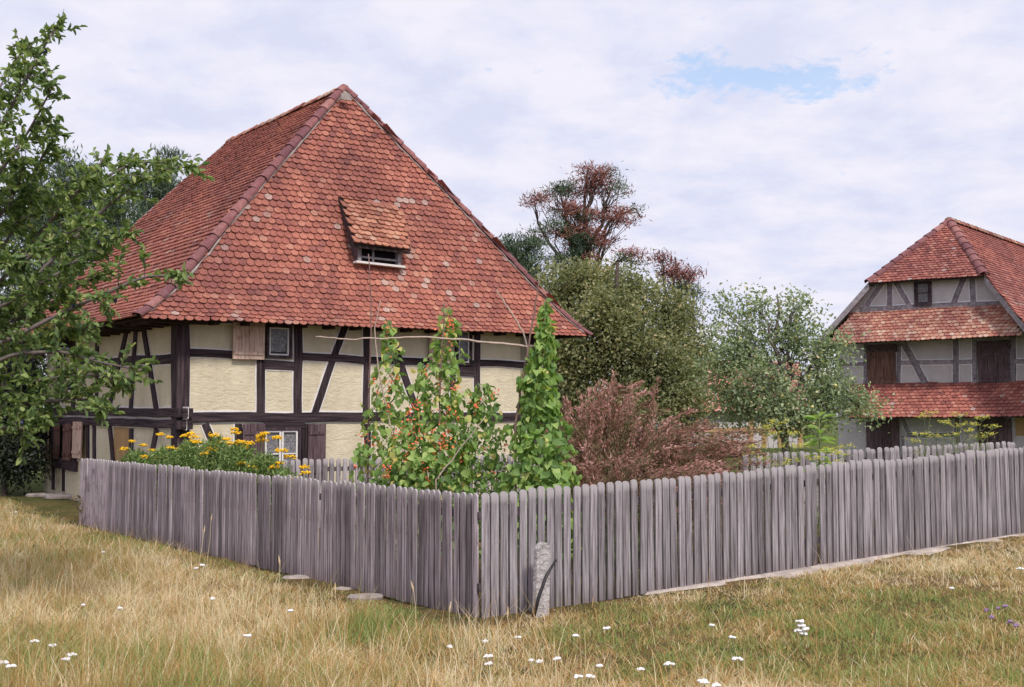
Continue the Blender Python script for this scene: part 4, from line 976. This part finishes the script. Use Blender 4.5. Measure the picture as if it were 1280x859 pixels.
def in_garden(P, m_=.16):
    P = np.asarray(P); dL = LEND - KC; n = math.hypot(dL.x, dL.y)
    a = (dL.x * (P[:, 1] - KC.y) - dL.y * (P[:, 0] - KC.x)) / n; b = (RDir.x * (P[:, 1] - KC.y) - RDir.y * (P[:, 0] - KC.x))
    return (a < -m_) & (b > m_)
# ================================================================== BEANS
def poly(pts_, Y): return [at(u, v, Y) for u, v in pts_]
def stick(name, label, pts_, Y, r, mat, cat='pole', ground=True):
    P_ = [at(u, v, Y if not isinstance(Y, (list, tuple)) else Y[i]) for i, (u, v) in enumerate(pts_)]
    if ground: P_.append(Vector((P_[-1].x + .02, P_[-1].y, -.1)))
    mb = MB(); f = []
    for i in range(len(P_) - 1):
        for k in range(6): q = P_[i].lerp(P_[i + 1], k / 6); f.append(q + Vector((random.gauss(0, 1), 0, random.gauss(0, 1))) * r * .35)
    f.append(P_[-1]); mb.tube(f, [r * (.55 + .6 * i / len(f)) for i in range(len(f))], 6)
    o = mb.build(name, mat, None, True, loc=P_[-1] if ground else P_[0]); tag(o, label, cat); return o
random.seed(44); RNG = np.random.default_rng(44)
stick('bean_pole', 'tall thin leftmost bean pole rising against the roof', [(461, 318), (464, 390), (462, 470), (460, 560)], 13.5, .012, M['stick'])
stick('bean_pole', 'pale thin pole leaning beside the leftmost bean pole', [(476, 375), (468, 410), (474, 470), (490, 540)], 13.3, .010, M['stick_pale'])
stick('bean_pole', 'middle bean pole wrapped by the red flowering vine', [(556, 378), (552, 440), (549, 520), (550, 580)], 12.9, .013, M['stick'])
stick('bean_pole', 'dark slanting right bean pole standing above the broad leaved vine', [(674, 350), (668, 390), (658, 450), (644, 530)], 12.6, .014, M['stick'])
stick('bean_pole', 'pale dry pole slanting down to the right against the roof tiles', [(620, 362), (637, 388), (654, 415), (668, 470), (675, 560)], 12.8, .012, M['stick_pale'])
stick('bean_pole', 'dead bare stick slanting low through the bean leaves', [(607, 520), (575, 562), (545, 600)], 12.3, .009, M['stick_pale'])
stick('cross_pole', 'long pale horizontal pole tied across the bean poles', [(394, 421), (430, 424), (480, 423), (535, 421), (597, 427), (660, 433), (692, 436)], [12.95, 12.9, 12.85, 12.8, 12.8, 12.75, 12.7], .013, M['stick_pale'], ground=False)

def vine(label, prof, Y, n, size, red, dark=0.0, group='climbing bean plants', lab=None, depth=1.0, yel=0.1):
    c0 = at(prof[-1][0], 600, Y); root = empty('bean_plant', (c0.x, c0.y, 0), label, 'bean plant', group)
    prof = prof + [(prof[-1][0], 690, prof[-1][2] * .9)]
    vs_ = [p[1] for p in prof]; P = []; D = []
    for _ in range(n):
        # sample by area
        v = random.uniform(vs_[0], vs_[-1]); c = np.interp(v, vs_, [p[0] for p in prof]); hw = np.interp(v, vs_, [p[2] for p in prof])
        if random.random() > (hw + 6) / (max(p[2] for p in prof) + 6): continue
        th_ = random.uniform(0, 2 * math.pi); rr_ = math.sqrt(random.uniform(.1, 1)) * (1 + .75 * mnoise.noise((v * .045, th_, Y + c * .01)))
        q = at(c + math.cos(th_) * hw * rr_, v, Y); q.y += math.sin(th_) * hw * rr_ * Y / F_PX * depth
        if q.z < .05: continue
        P.append(q); D.append(Vector((math.cos(th_) * .5 + random.gauss(0, .45), math.sin(th_) * .5 + random.gauss(0, .45), -.75 + random.gauss(0, .4))))
    Pn = np.array([tuple(p) for p in P]); Dn = np.array([tuple(p) for p in D]); g_ok = in_garden(Pn, .22); Pn = Pn[g_ok]; Dn = Dn[g_ok]; m_ = len(Pn)
    outn = np.stack([Pn[:, 0] - c0.x, Pn[:, 1] - c0.y, np.full(m_, .45)], 1) * 1.0 + RNG.normal(size=(m_, 3)) * .35
    var = np.clip(RNG.random(m_) * .95 - dark + (RNG.random(m_) < yel) * .4, 0, 1)
    V, F, A_ = leaves(Pn, Dn, outn, size * RNG.uniform(.55, 1.25, m_), .88, var, fold=.22, shape='heart')
    fast('leaves', V, F, M['leaf_bean'], root, A_)
    st = MB(); st.cur = .5
    for k in range(7):
        pt = []; ph = random.uniform(0, 6)
        for i in range(26):
            v = vs_[0] + (680 - vs_[0]) * i / 25; c = np.interp(v, vs_, [p[0] for p in prof]); hw = np.interp(v, vs_, [p[2] for p in prof])
            q = at(c + math.sin(ph + i * .8) * hw * .55, v, Y); q.y += math.cos(ph + i * .8) * hw * .4 * Y / F_PX; pt.append(q)
        st.tube(pt, .004, 4)
    st.build('vine_stem', M['stalk'], root, True)
    if red:
        for _ in range(red):
            v = random.uniform(vs_[0] + 5, 600); c = np.interp(v, vs_, [p[0] for p in prof]); hw = np.interp(v, vs_, [p[2] for p in prof])
            q = at(c + random.uniform(-1, 1) * hw, v, Y); q.y -= hw * .8 * Y / F_PX; mb = MB()
            for k in range(random.randint(4, 9)):
                o_ = q + Vector((random.gauss(0, .022), random.gauss(0, .02), random.gauss(0, .04))); d = Vector((random.gauss(0, 1), random.gauss(0, 1), random.gauss(0, 1))).normalized(); s_ = d.cross(Vector((0, 0, 1))).normalized(); r_ = random.uniform(.016, .028)
                mb.add([o_, o_ + d * r_ + s_ * r_ * .7, o_ + d * r_ * 1.7, o_ + d * r_ - s_ * r_ * .7, o_ + d * r_ + Vector((0, 0, r_ * .6))], [(0, 1, 4), (1, 2, 4), (2, 3, 4), (3, 0, 4)])
            mb.build('flower_spray', M['petal_red'], root)
    return root
vine('sparse left bean vine with scarlet flowers on the leftmost pole', [(484, 400, 7), (490, 435, 12), (486, 475, 20), (478, 520, 28), (476, 560, 34), (478, 605, 40)], 13.5, 820, .09, 15)
vine('middle bean vine full of scarlet flowers', [(560, 384, 6), (558, 425, 14), (552, 465, 26), (548, 510, 34), (550, 560, 42), (552, 605, 52)], 13.1, 1750, .09, 32)
vine('dense broad leaved green bean vine on the right pole', [(681, 376, 3), (682, 405, 6), (678, 440, 13), (672, 475, 21), (672, 520, 29), (675, 560, 39), (676, 590, 45), (678, 618, 48)], 12.6, 2600, .098, 0, dark=0.04, yel=.03)
vine('leafy bush bean filling between the middle and right vines', [(605, 480, 10), (602, 505, 22), (600, 540, 30), (598, 575, 38), (605, 610, 44)], 13.4, 1800, .07, 10, dark=.2)
vine('low mixed bean growth at the foot of the middle pole', [(515, 520, 6), (512, 545, 22), (512, 575, 32), (515, 610, 38)], 12.9, 1000, .08, 12, dark=.05, yel=.2)

# ================================================================== RED PLUME SHRUB
def plume_plant(label, base_u, Y, tips, seed):
    random.seed(seed); b0 = at(base_u, 600, Y); root = empty('red_plume_plant', (b0.x, b0.y, 0), label, 'shrub', 'reddish feathery plants behind the right fence')
    st = MB(); P = []; D = []; Vv = []
    for (tu, tv) in tips:
        for r_ in range(11):
            Y2 = Y + random.uniform(-.9, .9); tip = at(tu + random.gauss(0, 17), tv + abs(random.gauss(0, 36)) - 8 + (12 if r_ else 0), Y2); s0 = Vector((b0.x + random.gauss(0, .3), Y + (Y2 - Y) * .6, 0))
            mid_ = Vector((s0.x + (tip.x - s0.x) * .22, s0.y, s0.z + (tip.z - s0.z) * (1.0 if tip.x - s0.x > .5 else .7))); pt = []
            for i in range(11): t_ = i / 10; pt.append(s0.lerp(mid_, t_).lerp(mid_.lerp(tip, t_), t_))
            st.cur = .3; st.tube(pt, [.009 * (1 - .8 * i / 10) for i in range(11)], 3)
            Ln = (tip - s0).length
            nf = int(250 * Ln / 2); red = random.random()
            for _ in range(nf):
                t_ = random.uniform(.22, 1.0) ** .8; i0 = min(int(t_ * 10), 9); q = pt[i0].lerp(pt[i0 + 1], t_ * 10 - i0); dd = (pt[i0 + 1] - pt[i0]).normalized()
                rad = .052 * (1.12 - t_) + .012; q = q + Vector((random.gauss(0, rad), random.gauss(0, rad), random.gauss(0, rad)))
                P.append(q); D.append(dd + Vector((random.gauss(0, .35), random.gauss(0, .35), random.gauss(0, .35)))); Vv.append(min(1, max(0, (-.22 + .66 * t_ + .55 * red) * random.uniform(.7, 1.3))) if random.random() > .12 else random.uniform(0, .4))
    P = np.array([tuple(p) for p in P]); D = np.array([tuple(p) for p in D]); n = len(P)
    V, F, A_ = leaves(P, D, rdir(n), RNG.uniform(.025, .07, n), .38, np.array(Vv), shape='quad')
    fast('plumes', V, F, M['plume'], root, A_); st.build('stems', M['stalk'], root)
plume_plant('tall upright reddish plume plant beside the dense bean vine', 735, 14.6, [(703, 492), (722, 500), (745, 482), (762, 470), (735, 530)], 61)
plume_plant('tallest pink plume plant in the middle of the reddish clump', 765, 15.2, [(768, 466), (790, 472), (782, 500), (810, 505), (800, 530)], 62)
plume_plant('arching reddish plume plant right of the tallest one', 795, 15.0, [(825, 510), (850, 512), (840, 540), (870, 520), (860, 560)], 63)
plume_plant('far leaning reddish plume plant whose tips bend over the rear fence', 800, 15.6, [(900, 515), (945, 530), (920, 545), (892, 550), (880, 530)], 64)
plume_plant('low sprawling plume plant with drooping tips just over the right fence', 790, 14.0, [(925, 586), (905, 580), (880, 584), (860, 575), (890, 565)], 65)
plume_plant('low brownish plume plant at the foot of the bean vine', 750, 14.0, [(745, 555), (770, 560), (790, 565), (815, 560), (730, 570)], 66)

# ================================================================== FLOWER BED (yellow) behind the left fence
def umbel(mb, p, r, n, fl_=.35):
    for _ in range(n):
        a_ = random.uniform(0, 6.283); q = r * math.sqrt(random.random()); c = p + Vector((math.cos(a_) * q, math.sin(a_) * q, random.gauss(0, r * fl_ * .4) - q * .2)); s_ = random.uniform(.010, .017)
        ball(mb, c, s_, 5, 3, .7)
def fenY(u):
    k = (u - 640) / F_PX; d = LEND - KC; t_ = (k * KC.y - KC.x) / (d.x - k * d.y); return KC.y + d.y * t_
BED = [(170, 575, 18.6, 26, 26), (205, 573, 18.2, 26, 30), (238, 568, 17.8, 26, 36), (270, 566, 17.4, 26, 42), (300, 572, 17.0, 26, 38), (332, 582, 16.6, 24, 32), (225, 580, 17.0, 30, 28), (355, 596, 16.2, 20, 20)]
HEADS = [(165, 551), (155, 560), (179, 556), (190, 562), (201, 542), (212, 546), (213, 559), (226, 560), (231, 544), (240, 551), (247, 552), (238, 541), (256, 566), (264, 561), (266, 560), (268, 543), (283, 548), (290, 553), (293, 536), (300, 551), (312, 553), (306, 558), (326, 544), (331, 541), (327, 549), (347, 546), (343, 583), (316, 577), (315, 583), (301, 578), (221, 580), (352, 562), (363, 570), (350, 578), (381, 583), (382, 590), (367, 597), (201, 571), (180, 570), (243, 545), (295, 540), (270, 552)]
WORDS = ['far left end of the bed', 'second from the left', 'third from the left', 'under the lower window brace', 'left of the lower window', 'under the lower window', 'front middle of the bed', 'lowest right end by the inner fence']
beds = []
for i, (u, v, Y, ru, rv) in enumerate(BED):
    random.seed(80 + i); Y = fenY(u) + (1.15 if i != 6 else 1.0) - .004 * max(0, 200 - u); c = at(u, v, Y); root = empty('yellow_flower_plant', (c.x, c.y, 0), 'bushy green plant with yellow flower heads, ' + WORDS[i], 'flowering plant', 'yellow flowers behind the left fence')
    n = 3800; hr = ru * Y / F_PX; top = at(u, v - rv * .62, Y).z; P = np.stack([c.x + RNG.normal(size=n) * hr * .5, c.y + np.clip(RNG.normal(size=n), -1.6, 2) * .22, np.zeros(n)], 1)
    dd = np.sqrt(((P[:, 0] - c.x) / hr) ** 2); P[:, 2] = np.clip(RNG.beta(2.2, 1.1, n), 0, 1) * (top - .1) * (1 - .16 * dd) + .05; P = P[in_garden(P)]; n = len(P)
    V, F, A_ = leaves(P, rdir(n, .5), rdir(n, .6), RNG.uniform(.03, .085, n), .34, RNG.random(n)); fast('foliage', V, F, M['leaf_marigold'], root, A_); beds.append((u, v, Y, root, [], ru, hr, c))
for (u, v) in HEADS:
    bd = min(beds, key=lambda b: abs(b[0] - u) + .3 * abs(b[1] - v)); Y = bd[2] + random.uniform(-.3, .2); p = at(u, v, Y); mb = MB(); umbel(mb, p, .072 * random.uniform(.7, 1.3), 44)
    mb.build('flower_head', M['petal_yellow'], bd[3]); bd[4].append(p)
for bd in beds:
    st = MB(); c = bd[7]
    for p in bd[4] + [c + Vector((random.gauss(0, bd[6] * .5), random.gauss(0, .2), random.uniform(-.1, .22))) for _ in range(14)]:
        st.cur = random.random(); b0 = Vector((c.x + (p.x - c.x) * .7, c.y + (p.y - c.y) * .7, .0)); st.tube([b0, b0.lerp(p, .5) + Vector((random.gauss(0, .03), 0, 0)), p], .004, 4)
    if st.v: st.build('stems', M['stalk'], bd[3])

# ================================================================== FENNEL and broadleaf plants behind the right fence
def fennel(label, base_u, Y, tips, seed, top_only=False):
    random.seed(seed); b0 = at(base_u, 590, Y); zg = gz(b0.x, b0.y); root = empty('fennel_plant', (b0.x, b0.y, zg), label, 'herb', 'yellow flowering fennel behind the right fence')
    st = MB(); P = []; D = []; Vv = []
    for (tu, tv) in tips:
        tip = at(tu, tv, Y + random.uniform(-.3, .3)); s0 = Vector((b0.x + random.gauss(0, .15), b0.y, zg)); pt = [s0.lerp(tip, i / 5) + Vector((random.gauss(0, .02), 0, .06 * math.sin(math.pi * i / 5))) for i in range(6)]; pt[-1] = tip
        st.cur = random.random(); st.tube(pt, [.008, .007, .006, .005, .004, .003], 4)
        for _ in range(10):
            a_ = random.uniform(0, 6.28); e = tip + Vector((math.cos(a_) * .09, math.sin(a_) * .09, random.uniform(.0, .05))); st.tube([tip - Vector((0, 0, .03)), e], .0022, 3)
            for _ in range(7): P.append(e + Vector((random.gauss(0, .02), random.gauss(0, .02), random.gauss(0, .008)))); D.append(Vector((random.gauss(0, 1), random.gauss(0, 1), .3))); Vv.append(random.uniform(.7, 1))
        for _ in range(110):
            t_ = random.uniform(.15, .9) * 5; i0 = int(t_); q = pt[i0].lerp(pt[i0 + 1], t_ - i0) + Vector((random.gauss(0, .09), random.gauss(0, .09), random.gauss(0, .05))); P.append(q); D.append(Vector((random.gauss(0, 1), random.gauss(0, 1), random.gauss(.4, .6)))); Vv.append(random.uniform(0, .6))
    n = len(P); P = np.array([tuple(p) for p in P]); D = np.array([tuple(p) for p in D])
    V, F, A_ = leaves(P, D, rdir(n), RNG.uniform(.02, .055, n), .26, np.array(Vv), shape='quad'); fast('foliage', V, F, M['leaf_fennel'], root, A_); st.build('stems', M['stalk'], root)
fennel('yellow green fennel just right of the reddish plume plants', 960, 14.8, [(945, 560), (958, 535), (968, 545), (975, 530), (950, 575), (938, 570), (985, 560), (992, 545)], 91)
fennel('low spreading fennel below the broad leaved plant', 1020, 14.9, [(1000, 560), (1015, 575), (1035, 565), (1050, 570), (1060, 560), (990, 578), (1045, 580), (975, 583)], 92)
fennel('airy fennel stems in front of the brown farmhouse door', 1175, 17.0, [(1155, 523), (1163, 518), (1180, 530), (1150, 545), (1140, 553), (1190, 545), (1170, 548), (1200, 520), (1196, 534)], 93)
fennel('small fennel clump before the dark barn door', 1215, 17.5, [(1215, 532), (1228, 524), (1240, 535), (1222, 548), (1235, 545), (1208, 540)], 94)
random.seed(95); b0 = at(1024, 580, 15.4); zg = gz(b0.x, b0.y); root = empty('broad_leaved_plant', (b0.x, b0.y, zg), 'tall plant with broad bright green drooping leaves beside the fennel', 'plant')
P = []; D = []; st = MB(); st.cur = .8; top = at(1024, 520, 15.4); st.tube([Vector((b0.x, b0.y, zg)), top], [.014, .008], 6)
for i in range(46):
    z = random.uniform(.35, 1) ** .6; q = Vector((b0.x, b0.y, zg)).lerp(top, z); a_ = i * 2.4; D.append((math.cos(a_), math.sin(a_) * .8, .25 if z > .85 else -.15)); P.append(tuple(q + Vector((math.cos(a_) * .03, math.sin(a_) * .03, 0))))
n = len(P); V, F, A_ = leaves(np.array(P), np.array(D), np.tile([0, 0, 1.], (n, 1)) + RNG.normal(size=(n, 3)) * .2, RNG.uniform(.12, .24, n), .42, RNG.uniform(.45, .85, n)); fast('leaves', V, F, M['leaf_bean'], root, A_); st.build('stem', M['stalk'], root)
# dried weed at the left end of the fence
random.seed(97); b0 = on_ground(112, 656); root = empty('dried_weed', b0, 'dried brown weed standing at the far left end of the fence', 'weed'); st = MB(); P = []; D = []
for i in range(22):
    tip = b0 + Vector((random.gauss(0, .2), random.gauss(-.05, .1), random.uniform(.3, .75))); st.cur = .6; st.tube([b0 + Vector((random.gauss(0, .05), 0, 0)), b0.lerp(tip, .6) + Vector((random.gauss(0, .04), 0, .05)), tip], [.006, .005, .003], 4)
    for _ in range(16): P.append(tuple(b0.lerp(tip, random.uniform(.2, 1)) + Vector((random.gauss(0, .04), random.gauss(0, .04), random.gauss(0, .03))))); D.append((random.gauss(0, 1), random.gauss(0, 1), random.gauss(.2, 1)))
n = len(P); V, F, A_ = leaves(np.array(P), np.array(D), rdir(n), RNG.uniform(.04, .09, n), .4, RNG.uniform(.0, .55, n)); fast('leaves', V, F, M['plume'], root, A_); st.build('stems', M['stick'], root)

# ================================================================== MEADOW GRASS
RNG = np.random.default_rng(5)
def side_of_fences(x, y):
    """True where the point lies on the viewer's side of the two fences"""
    dL = np.array([LEND.x - KC.x, LEND.y - KC.y]); cl_ = dL[0] * (y - KC.y) - dL[1] * (x - KC.x)
    dR = np.array([RDir.x, RDir.y]); cr = dR[0] * (y - KC.y) - dR[1] * (x - KC.x)
    endt = ((x - KC.x) * dL[0] + (y - KC.y) * dL[1]) / (dL ** 2).sum()
    left_ok = (cl_ > 0.10 * np.hypot(*dL)) | ((endt > 1.02) & (cl_ > -.3))
    right_ok = cr < -.03
    return np.where(x < KC.x, left_ok | (y < KC.y), right_ok)
def meadow(n, kind):
    per = 16 if kind == 'short' else 9; nt_ = n // per
    ty = 7.3 + (RNG.random(nt_) ** 1.5) * 17; tx = (RNG.random(nt_) * 2 - 1) * (.47 * ty + .4); sprd = RNG.uniform(.012, .075, nt_)
    tv = RNG.normal(size=nt_) * .19; th = RNG.uniform(.35, 1.7, nt_)
    y = np.repeat(ty, per); x = np.repeat(tx, per); sp = np.repeat(sprd, per); n = len(x); tv = np.repeat(tv, per); th = np.repeat(th, per)
    ox = RNG.normal(size=n) * sp; oy = RNG.normal(size=n) * sp; x = x + ox; y = y + oy; oa = np.arctan2(oy, ox)
    ok = side_of_fences(x, y); x, y, tv, th, oa = (q[ok] for q in (x, y, tv, th, oa)); n = len(x)
    dry = .38 * vnoise(x, y, 1.5) + .34 * vnoise(x + 9, y, .55) + .28 * vnoise(x, y + 7, .24)     # 0..1
    leftz = np.clip((0.7 - x - (y - 9) * .05) / 3.2, 0, 1)                     # tall straw zone on the left
    u_ = 640 + F_PX * x / y; v_ = 520 + F_PX * 1.95 / y
    # greener places seen in the photograph: bottom right, bottom left corner, along the fence foot
    grn = np.zeros(n)
    for (cu, cv, su, sv, a_) in ((900, 835, 260, 36, .26), (70, 822, 120, 40, .36), (1130, 800, 180, 44, .20), (230, 845, 90, 20, .2), (50, 700, 70, 22, .2), (340, 690, 120, 16, .22), (560, 760, 70, 22, .16), (720, 745, 60, 14, .2), (150, 740, 80, 18, .14), (30, 640, 60, 12, .3), (430, 850, 60, 18, .1)):
        grn += a_ * np.exp(-(((u_ - cu) / su) ** 2 + ((v_ - cv) / sv) ** 2))
    d = -.10 + 1.22 * dry - .75 * grn + .12 * leftz + .10 * np.clip((760 - v_) / 60, 0, 1)
    dLn = (LEND - KC).normalized(); fenced0 = np.where(x > KC.x, np.abs((x - KC.x) * RDir.y - (y - KC.y) * RDir.x), np.where(y < KC.y, np.hypot(x - KC.x, y - KC.y), np.abs((x - KC.x) * dLn.y - (y - KC.y) * dLn.x) * .8))
    d = d - .30 * np.exp(-(fenced0 / .45) ** 2) * (x < KC.x) + .10 * np.clip(x - 1, 0, 1)
    bare = np.zeros(n)
    for (cu, cv, su, sv) in ((470, 752, 110, 9), (575, 778, 60, 10), (372, 728, 40, 7), (300, 712, 60, 6), (300, 790, 40, 8)): bare += np.exp(-(((u_ - cu) / su) ** 2 + ((v_ - cv) / sv) ** 2))
    bare = np.clip(bare, 0, 1)
    far = 1 - np.clip((y - 8) / 14, 0, 1)
    if kind == 'tall': leftz = leftz * (1 - bare)
    if kind == 'short':
        h = RNG.uniform(.03, .10, n) * (.72 + .62 * leftz) * (.7 + .6 * vnoise(x, y, .7)); wd = RNG.uniform(.0032, .0085, n) * (1.35 - .3 * far); keep = RNG.random(n) < .95
    elif kind == 'tall':
        h = RNG.uniform(.12, .29, n) * (.6 + .7 * vnoise(x, y, .9)); wd = RNG.uniform(.003, .0065, n); keep = RNG.random(n) < np.clip(leftz * 1.3 * vnoise(x + 3, y, 1.0) + .05, 0, 1)
    h = h * th * np.clip(fenced0 / .75 + .22, .22, 1) * (1 - .62 * bare)
    v = np.clip(d * 1.15 - .06 + tv + RNG.normal(size=n) * .24 + (.18 if kind == 'tall' else 0), 0, 1)
    x, y, h, wd, v, oa = (q[keep] for q in (x, y, h, wd, v, oa)); n = len(x)
    fenced = np.abs((x - KC.x) * RDir.y - (y - KC.y) * RDir.x)
    z = gzv(x, y) - .01
    # combed direction with swirls
    ang = oa + RNG.normal(size=n) * .9; ln_ = h * RNG.uniform(.2, 1.5, n) ** 1.3 * (1.1 if kind == 'short' else .5)
    wa = RNG.random(n) * math.pi; cx_, cy_ = np.cos(wa), np.sin(wa) * .6
    lv = [(0, 0, 1), (.6, .38, .75), (1, 1, .18)]
    P = []
    for (tz, tl, tw_) in lv:
        px = x + np.cos(ang) * ln_ * tl; py = y + np.sin(ang) * ln_ * tl; pz_ = z + h * tz
        for sg in (-1, 1): P.append(np.stack([px + sg * cx_ * wd * tw_ * .5, py + sg * cy_ * wd * tw_ * .5, pz_], 1))
    V = np.stack(P, 1).reshape(-1, 3); b_ = np.arange(n)[:, None] * 6
    F = np.concatenate([b_ + np.array([[0, 1, 3, 2]]), b_ + np.array([[2, 3, 5, 4]])])
    return V, F, np.repeat(v, 6)
for kind, n, nm in (('short', 520000, 'short_grass'), ('tall', 80000, 'dry_tall_grass')):
    V, F, A_ = meadow(n, kind); o = fast(nm, V, F, M['grass'], None, A_); o['kind'] = 'stuff'
    o['label'] = 'mown meadow grass in green and straw patches' if kind == 'short' else 'tall dry straw coloured grass before the left fence'; o['category'] = 'grass'

# seed stalks: a few tall ones are countable
random.seed(55)
STK = [(242, 716, .62), (258, 690, .60), (343, 760, .55), (195, 700, .35), (520, 776, .40), (152, 690, .3), (640, 790, .25), (90, 745, .4), (300, 800, .45), (420, 770, .35), (560, 790, .3), (250, 760, .5)]
for i, (u, v, h) in enumerate(STK):
    p = on_ground(u, v + 20); root = empty('seed_stalk', p, 'thin straw coloured seed stalk standing above the dry grass', 'grass stalk', 'seed stalks in the dry grass'); mb = MB(); mb.cur = 1.0
    top = p + Vector((random.gauss(0, .05), 0, h)); mb.tube([p, p.lerp(top, .6) + Vector((.01, 0, 0)), top], [.003, .0026, .0022], 4); mb.build('stem', M['grass'], root)
    mb = MB(); mb.cur = .95; hd = top + Vector((random.gauss(0, .01), 0, .09)); mb.tube([top - Vector((0, 0, .01)), top.lerp(hd, .35), hd], [.003, .009, .002], 6); mb.build('seed_head', M['grass'], root)

# white flower heads scattered in the grass
WH = [(66, 806, 1.1), (43, 801, .9), (90, 818, 1), (82, 823, .8), (5, 827, .9), (14, 832, 1), (252, 706, 1.0), (245, 710, .7), (265, 748, .8), (309, 794, .7), (610, 820, 1.0), (611, 829, .9), (607, 801, .7), (562, 808, .7), (921, 823, 1.2), (836, 829, 1.1), (878, 851, 1.3), (758, 785, .9), (720, 794, .7), (696, 823, .9), (722, 845, .9), (737, 845, 1), (675, 826, .8), (800, 836, .7), (647, 796, .8), (890, 781, .6), (916, 796, .7), (1275, 710, 1.2), (150, 760, .5), (104, 756, .5), (129, 690, .4), (20, 640, .6), (363, 763, .5), (880, 851, .8), (894, 856, .9), (1190, 735, .5), (664, 825, .6), (749, 832, .5)]
for i, (u, v, s_) in enumerate(WH):
    hh_ = .13 if u > 560 else .24; p = on_ground(u, v, hh_); hd = p + Vector((0, 0, hh_)); root = empty('white_wildflower', p, 'small white wildflower head on a short stem in the meadow grass', 'wildflower', 'white wildflowers in the meadow')
    mb = MB(); mb.cur = .6; mb.tube([p, hd], .0025, 4); mb.build('stem', M['stalk'], root); mb = MB(); umbel(mb, hd, .030 * s_, 11, .2); mb.build('flower_head', M['petal_white'], root)
p = on_ground(1002, 790, .14); root = empty('yarrow_plant', p, 'largest clump of white flower heads in the grass at lower right', 'wildflower')
for (du, dv) in ((0, -4), (-5, 2), (5, 0), (1, 6), (-2, -9)):
    hd = at(1002 + du, 785 + dv, p.y); mb = MB(); mb.cur = .6; mb.tube([p, hd], .0025, 4); mb.build('stem', M['stalk'], root); mb = MB(); umbel(mb, hd, .032, 13, .2); mb.build('flower_head', M['petal_white'], root)
for i, (u, v) in enumerate([(1262, 777), (1233, 762), (1247, 760), (1270, 781), (1256, 757), (1240, 771)]):
    p = on_ground(u, v, .12); hd = p + Vector((0, 0, .12)); root = empty('purple_wildflower', p, 'small purple wildflower in the grass near the right edge', 'wildflower', 'purple wildflowers at the right edge')
    mb = MB(); mb.tube([p, hd], .0022, 4); mb.build('stem', M['stalk'], root); mb = MB(); umbel(mb, hd, .018, 8, .6); mb.build('flower_head', M['petal_purple'], root)
